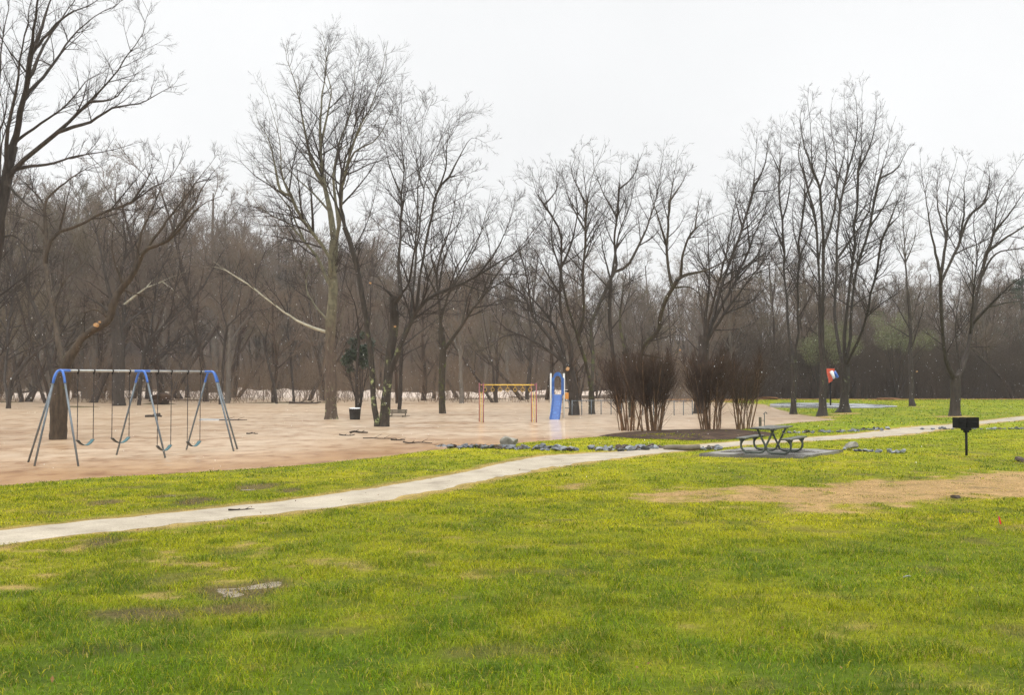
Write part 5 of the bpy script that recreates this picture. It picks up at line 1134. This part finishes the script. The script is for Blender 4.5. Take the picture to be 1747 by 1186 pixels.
stick(592, 744, .7, .03, -.1, 'thin floating stick left of the twin trunks', seed=3)
stick(648, 749, 1.4, .022, -.15, 'long thin floating stick pointing to the stone line', seed=4)
stick(679, 752, .6, .03, -.3, 'knobbly floating twig halfway to the stone line', seed=5)
stick(712, 757, 1.2, .03, -.35, 'twig washed up against the start of the stone line', seed=6)
stick(262, 712, 1.0, .10, .1, 'dark floating log behind the middle of the swing set', seed=7)
stick(268, 709.5, .4, .14, .1, 'stubby root lump on the floating log behind the swings', seed=8, name='root_lump', cat='root')
stick(398, 717.5, 1.6, .035, .0, 'thin plank end awash by the right end of the swing set', seed=9)
stick(430, 741, .5, .03, 0, 'tiny twig drifting right of the swing set', seed=19)
stick(412, 872, .42, .016, .15, 'small brown stick lying on the pale path', z=.06, seed=10, name='stick', cat='stick', bendy=.02)
stick(520, 689, 3.0, .14, .05, 'pale washed up log on the far bank left of the sycamore', 'woods_bark', seed=11)
stick(1090, 735.5, .6, .02, .3, 'short stick lying on the mulch bed', z=.06, seed=12, name='stick', cat='stick')
p = flat(370, 717); m = MB(); m.box((0, 0, .0), (1.9, .7, .10), bev=.02); o = m.build('table_top', M['galv_lt'], loc=p); o.rotation_euler = (.02, R(1.2), .1); tag(o, 'grey flat table top just awash behind the right swing legs', 'table')
o = one_rock(272, 690, 2.1, 'mulch', 'brown moss topped root mound at the far waterline behind the swings', 610, (1.1, .9, .75), 'root_mound', 'mound')
one_rock(1438, 712, .01, 'rock', 'x', 611) if False else None
for k, (px, py, s, lb) in enumerate(((1190, 683, 1.0, 'orange brown leaf pile at the woods edge behind the fan shaped tree'), (1312, 682, 1.3, 'orange brown leaf pile at the woods edge left of the round court'), (1517, 683, .9, 'small orange brown leaf pile behind the round court'))):
    one_rock(px, py, s, 'litter', lb, 620 + k, (2.2, 1, .45), 'leaf_pile', 'leaves')

# ------------------------------------------------------------------ white water in the far channel, falling snow, haze
def rapids():
    g = np.random.default_rng(3); nx_, ny_ = 260, 26; xs = np.linspace(-85, 22, nx_); ys = np.linspace(124, 150, ny_)
    X_, Y_ = np.meshgrid(xs, ys, indexing='ij'); h = ((fbm(X_, Y_ * 1.6, .22, 4, 3) - .42) * 2.4 + .10) * np.sin(np.clip((Y_ - 124) / 26, 0, 1) * math.pi) * sstep(20, 8, X_)
    h = np.where(h > 0, h, -.15); ii, jj = np.meshgrid(np.arange(nx_ - 1), np.arange(ny_ - 1), indexing='ij'); b = (ii * ny_ + jj).ravel()
    return mesh_np('rapids', np.stack([X_, Y_, h], -1), np.stack([b, b + ny_, b + ny_ + 1, b + 1], 1))
tag(obj('rapids', rapids(), M['foam']), 'white standing waves of the main river channel beyond the trees', 'water', kind='structure')
def fallen_leaves():
    g = np.random.default_rng(14); n = 900; y = np.sqrt(g.random(n) * (40 ** 2 - 5 ** 2) + 25); x = (g.random(n) * 2 - 1) * (y * .54 + 1)
    k = (sdist(x, y, LAND) > .3); x, y = x[k], y[k]; n = len(x); z = height(x, y) + .022
    a = g.random(n) * 6.28; s = .009 + .012 * g.random(n); u_ = np.stack([np.cos(a), np.sin(a), g.normal(0, .35, n)], 1) * s[:, None]; v_ = np.stack([-np.sin(a), np.cos(a), g.normal(0, .35, n)], 1) * s[:, None] * .6
    c = np.stack([x, y, z], 1); V = np.stack([c - u_, c - v_ * .9 + u_ * .2, c + u_ * 1.2, c + v_ + u_ * .1], 1).reshape(-1, 3)
    return mesh_np('fallen_leaves', V, np.arange(n * 4).reshape(-1, 4), smooth=False)
tag(obj('fallen_leaves', fallen_leaves(), M['litter']), 'dead brown leaves scattered over the lawn and path', 'leaves', kind='stuff')
def snowfall():
    g = np.random.default_rng(8); n = 3200; y = 14 + 72 * g.random(n) ** .75; x = (g.random(n) * 2 - 1) * (y * .56 + 1); z = .4 + g.random(n) * np.minimum(2.2 + y * .16, 11)
    s = .0024 + .0040 * g.random(n) ** 3 + .00007 * y
    o = np.array([(1, 0, 0), (-1, 0, 0), (0, 1, 0), (0, -1, 0), (0, 0, 2.6), (0, 0, -2.6)]); f = np.array([(0, 2, 4), (2, 1, 4), (1, 3, 4), (3, 0, 4), (2, 0, 5), (1, 2, 5), (3, 1, 5), (0, 3, 5)])
    V = np.stack([x, y, z], 1)[:, None, :] + o[None] * s[:, None, None]; T = (f[None] + np.arange(n)[:, None, None] * 6).reshape(-1, 3)
    return mesh_np('snowfall', V.reshape(-1, 3), None, T)
tag(obj('snowfall', snowfall(), M['snow']), 'falling wet snowflakes', 'snow', kind='stuff')
hz = MB(); hz.box((0, 190, 44), (1100, 660, 92)); ho = hz.build('haze', None); tag(ho, kind='stuff')
hm = bpy.data.materials.new('haze_air'); hm.use_nodes = True; ht = hm.node_tree; ht.nodes.remove(ht.nodes['Principled BSDF'])
pv = ht.nodes.new('ShaderNodeVolumePrincipled'); pv.inputs['Color'].default_value = (1, .985, .97, 1); pv.inputs['Density'].default_value = .00040; pv.inputs['Anisotropy'].default_value = .2
ht.links.new(pv.outputs[0], ht.nodes['Material Output'].inputs['Volume']); ho.data.materials.append(hm)
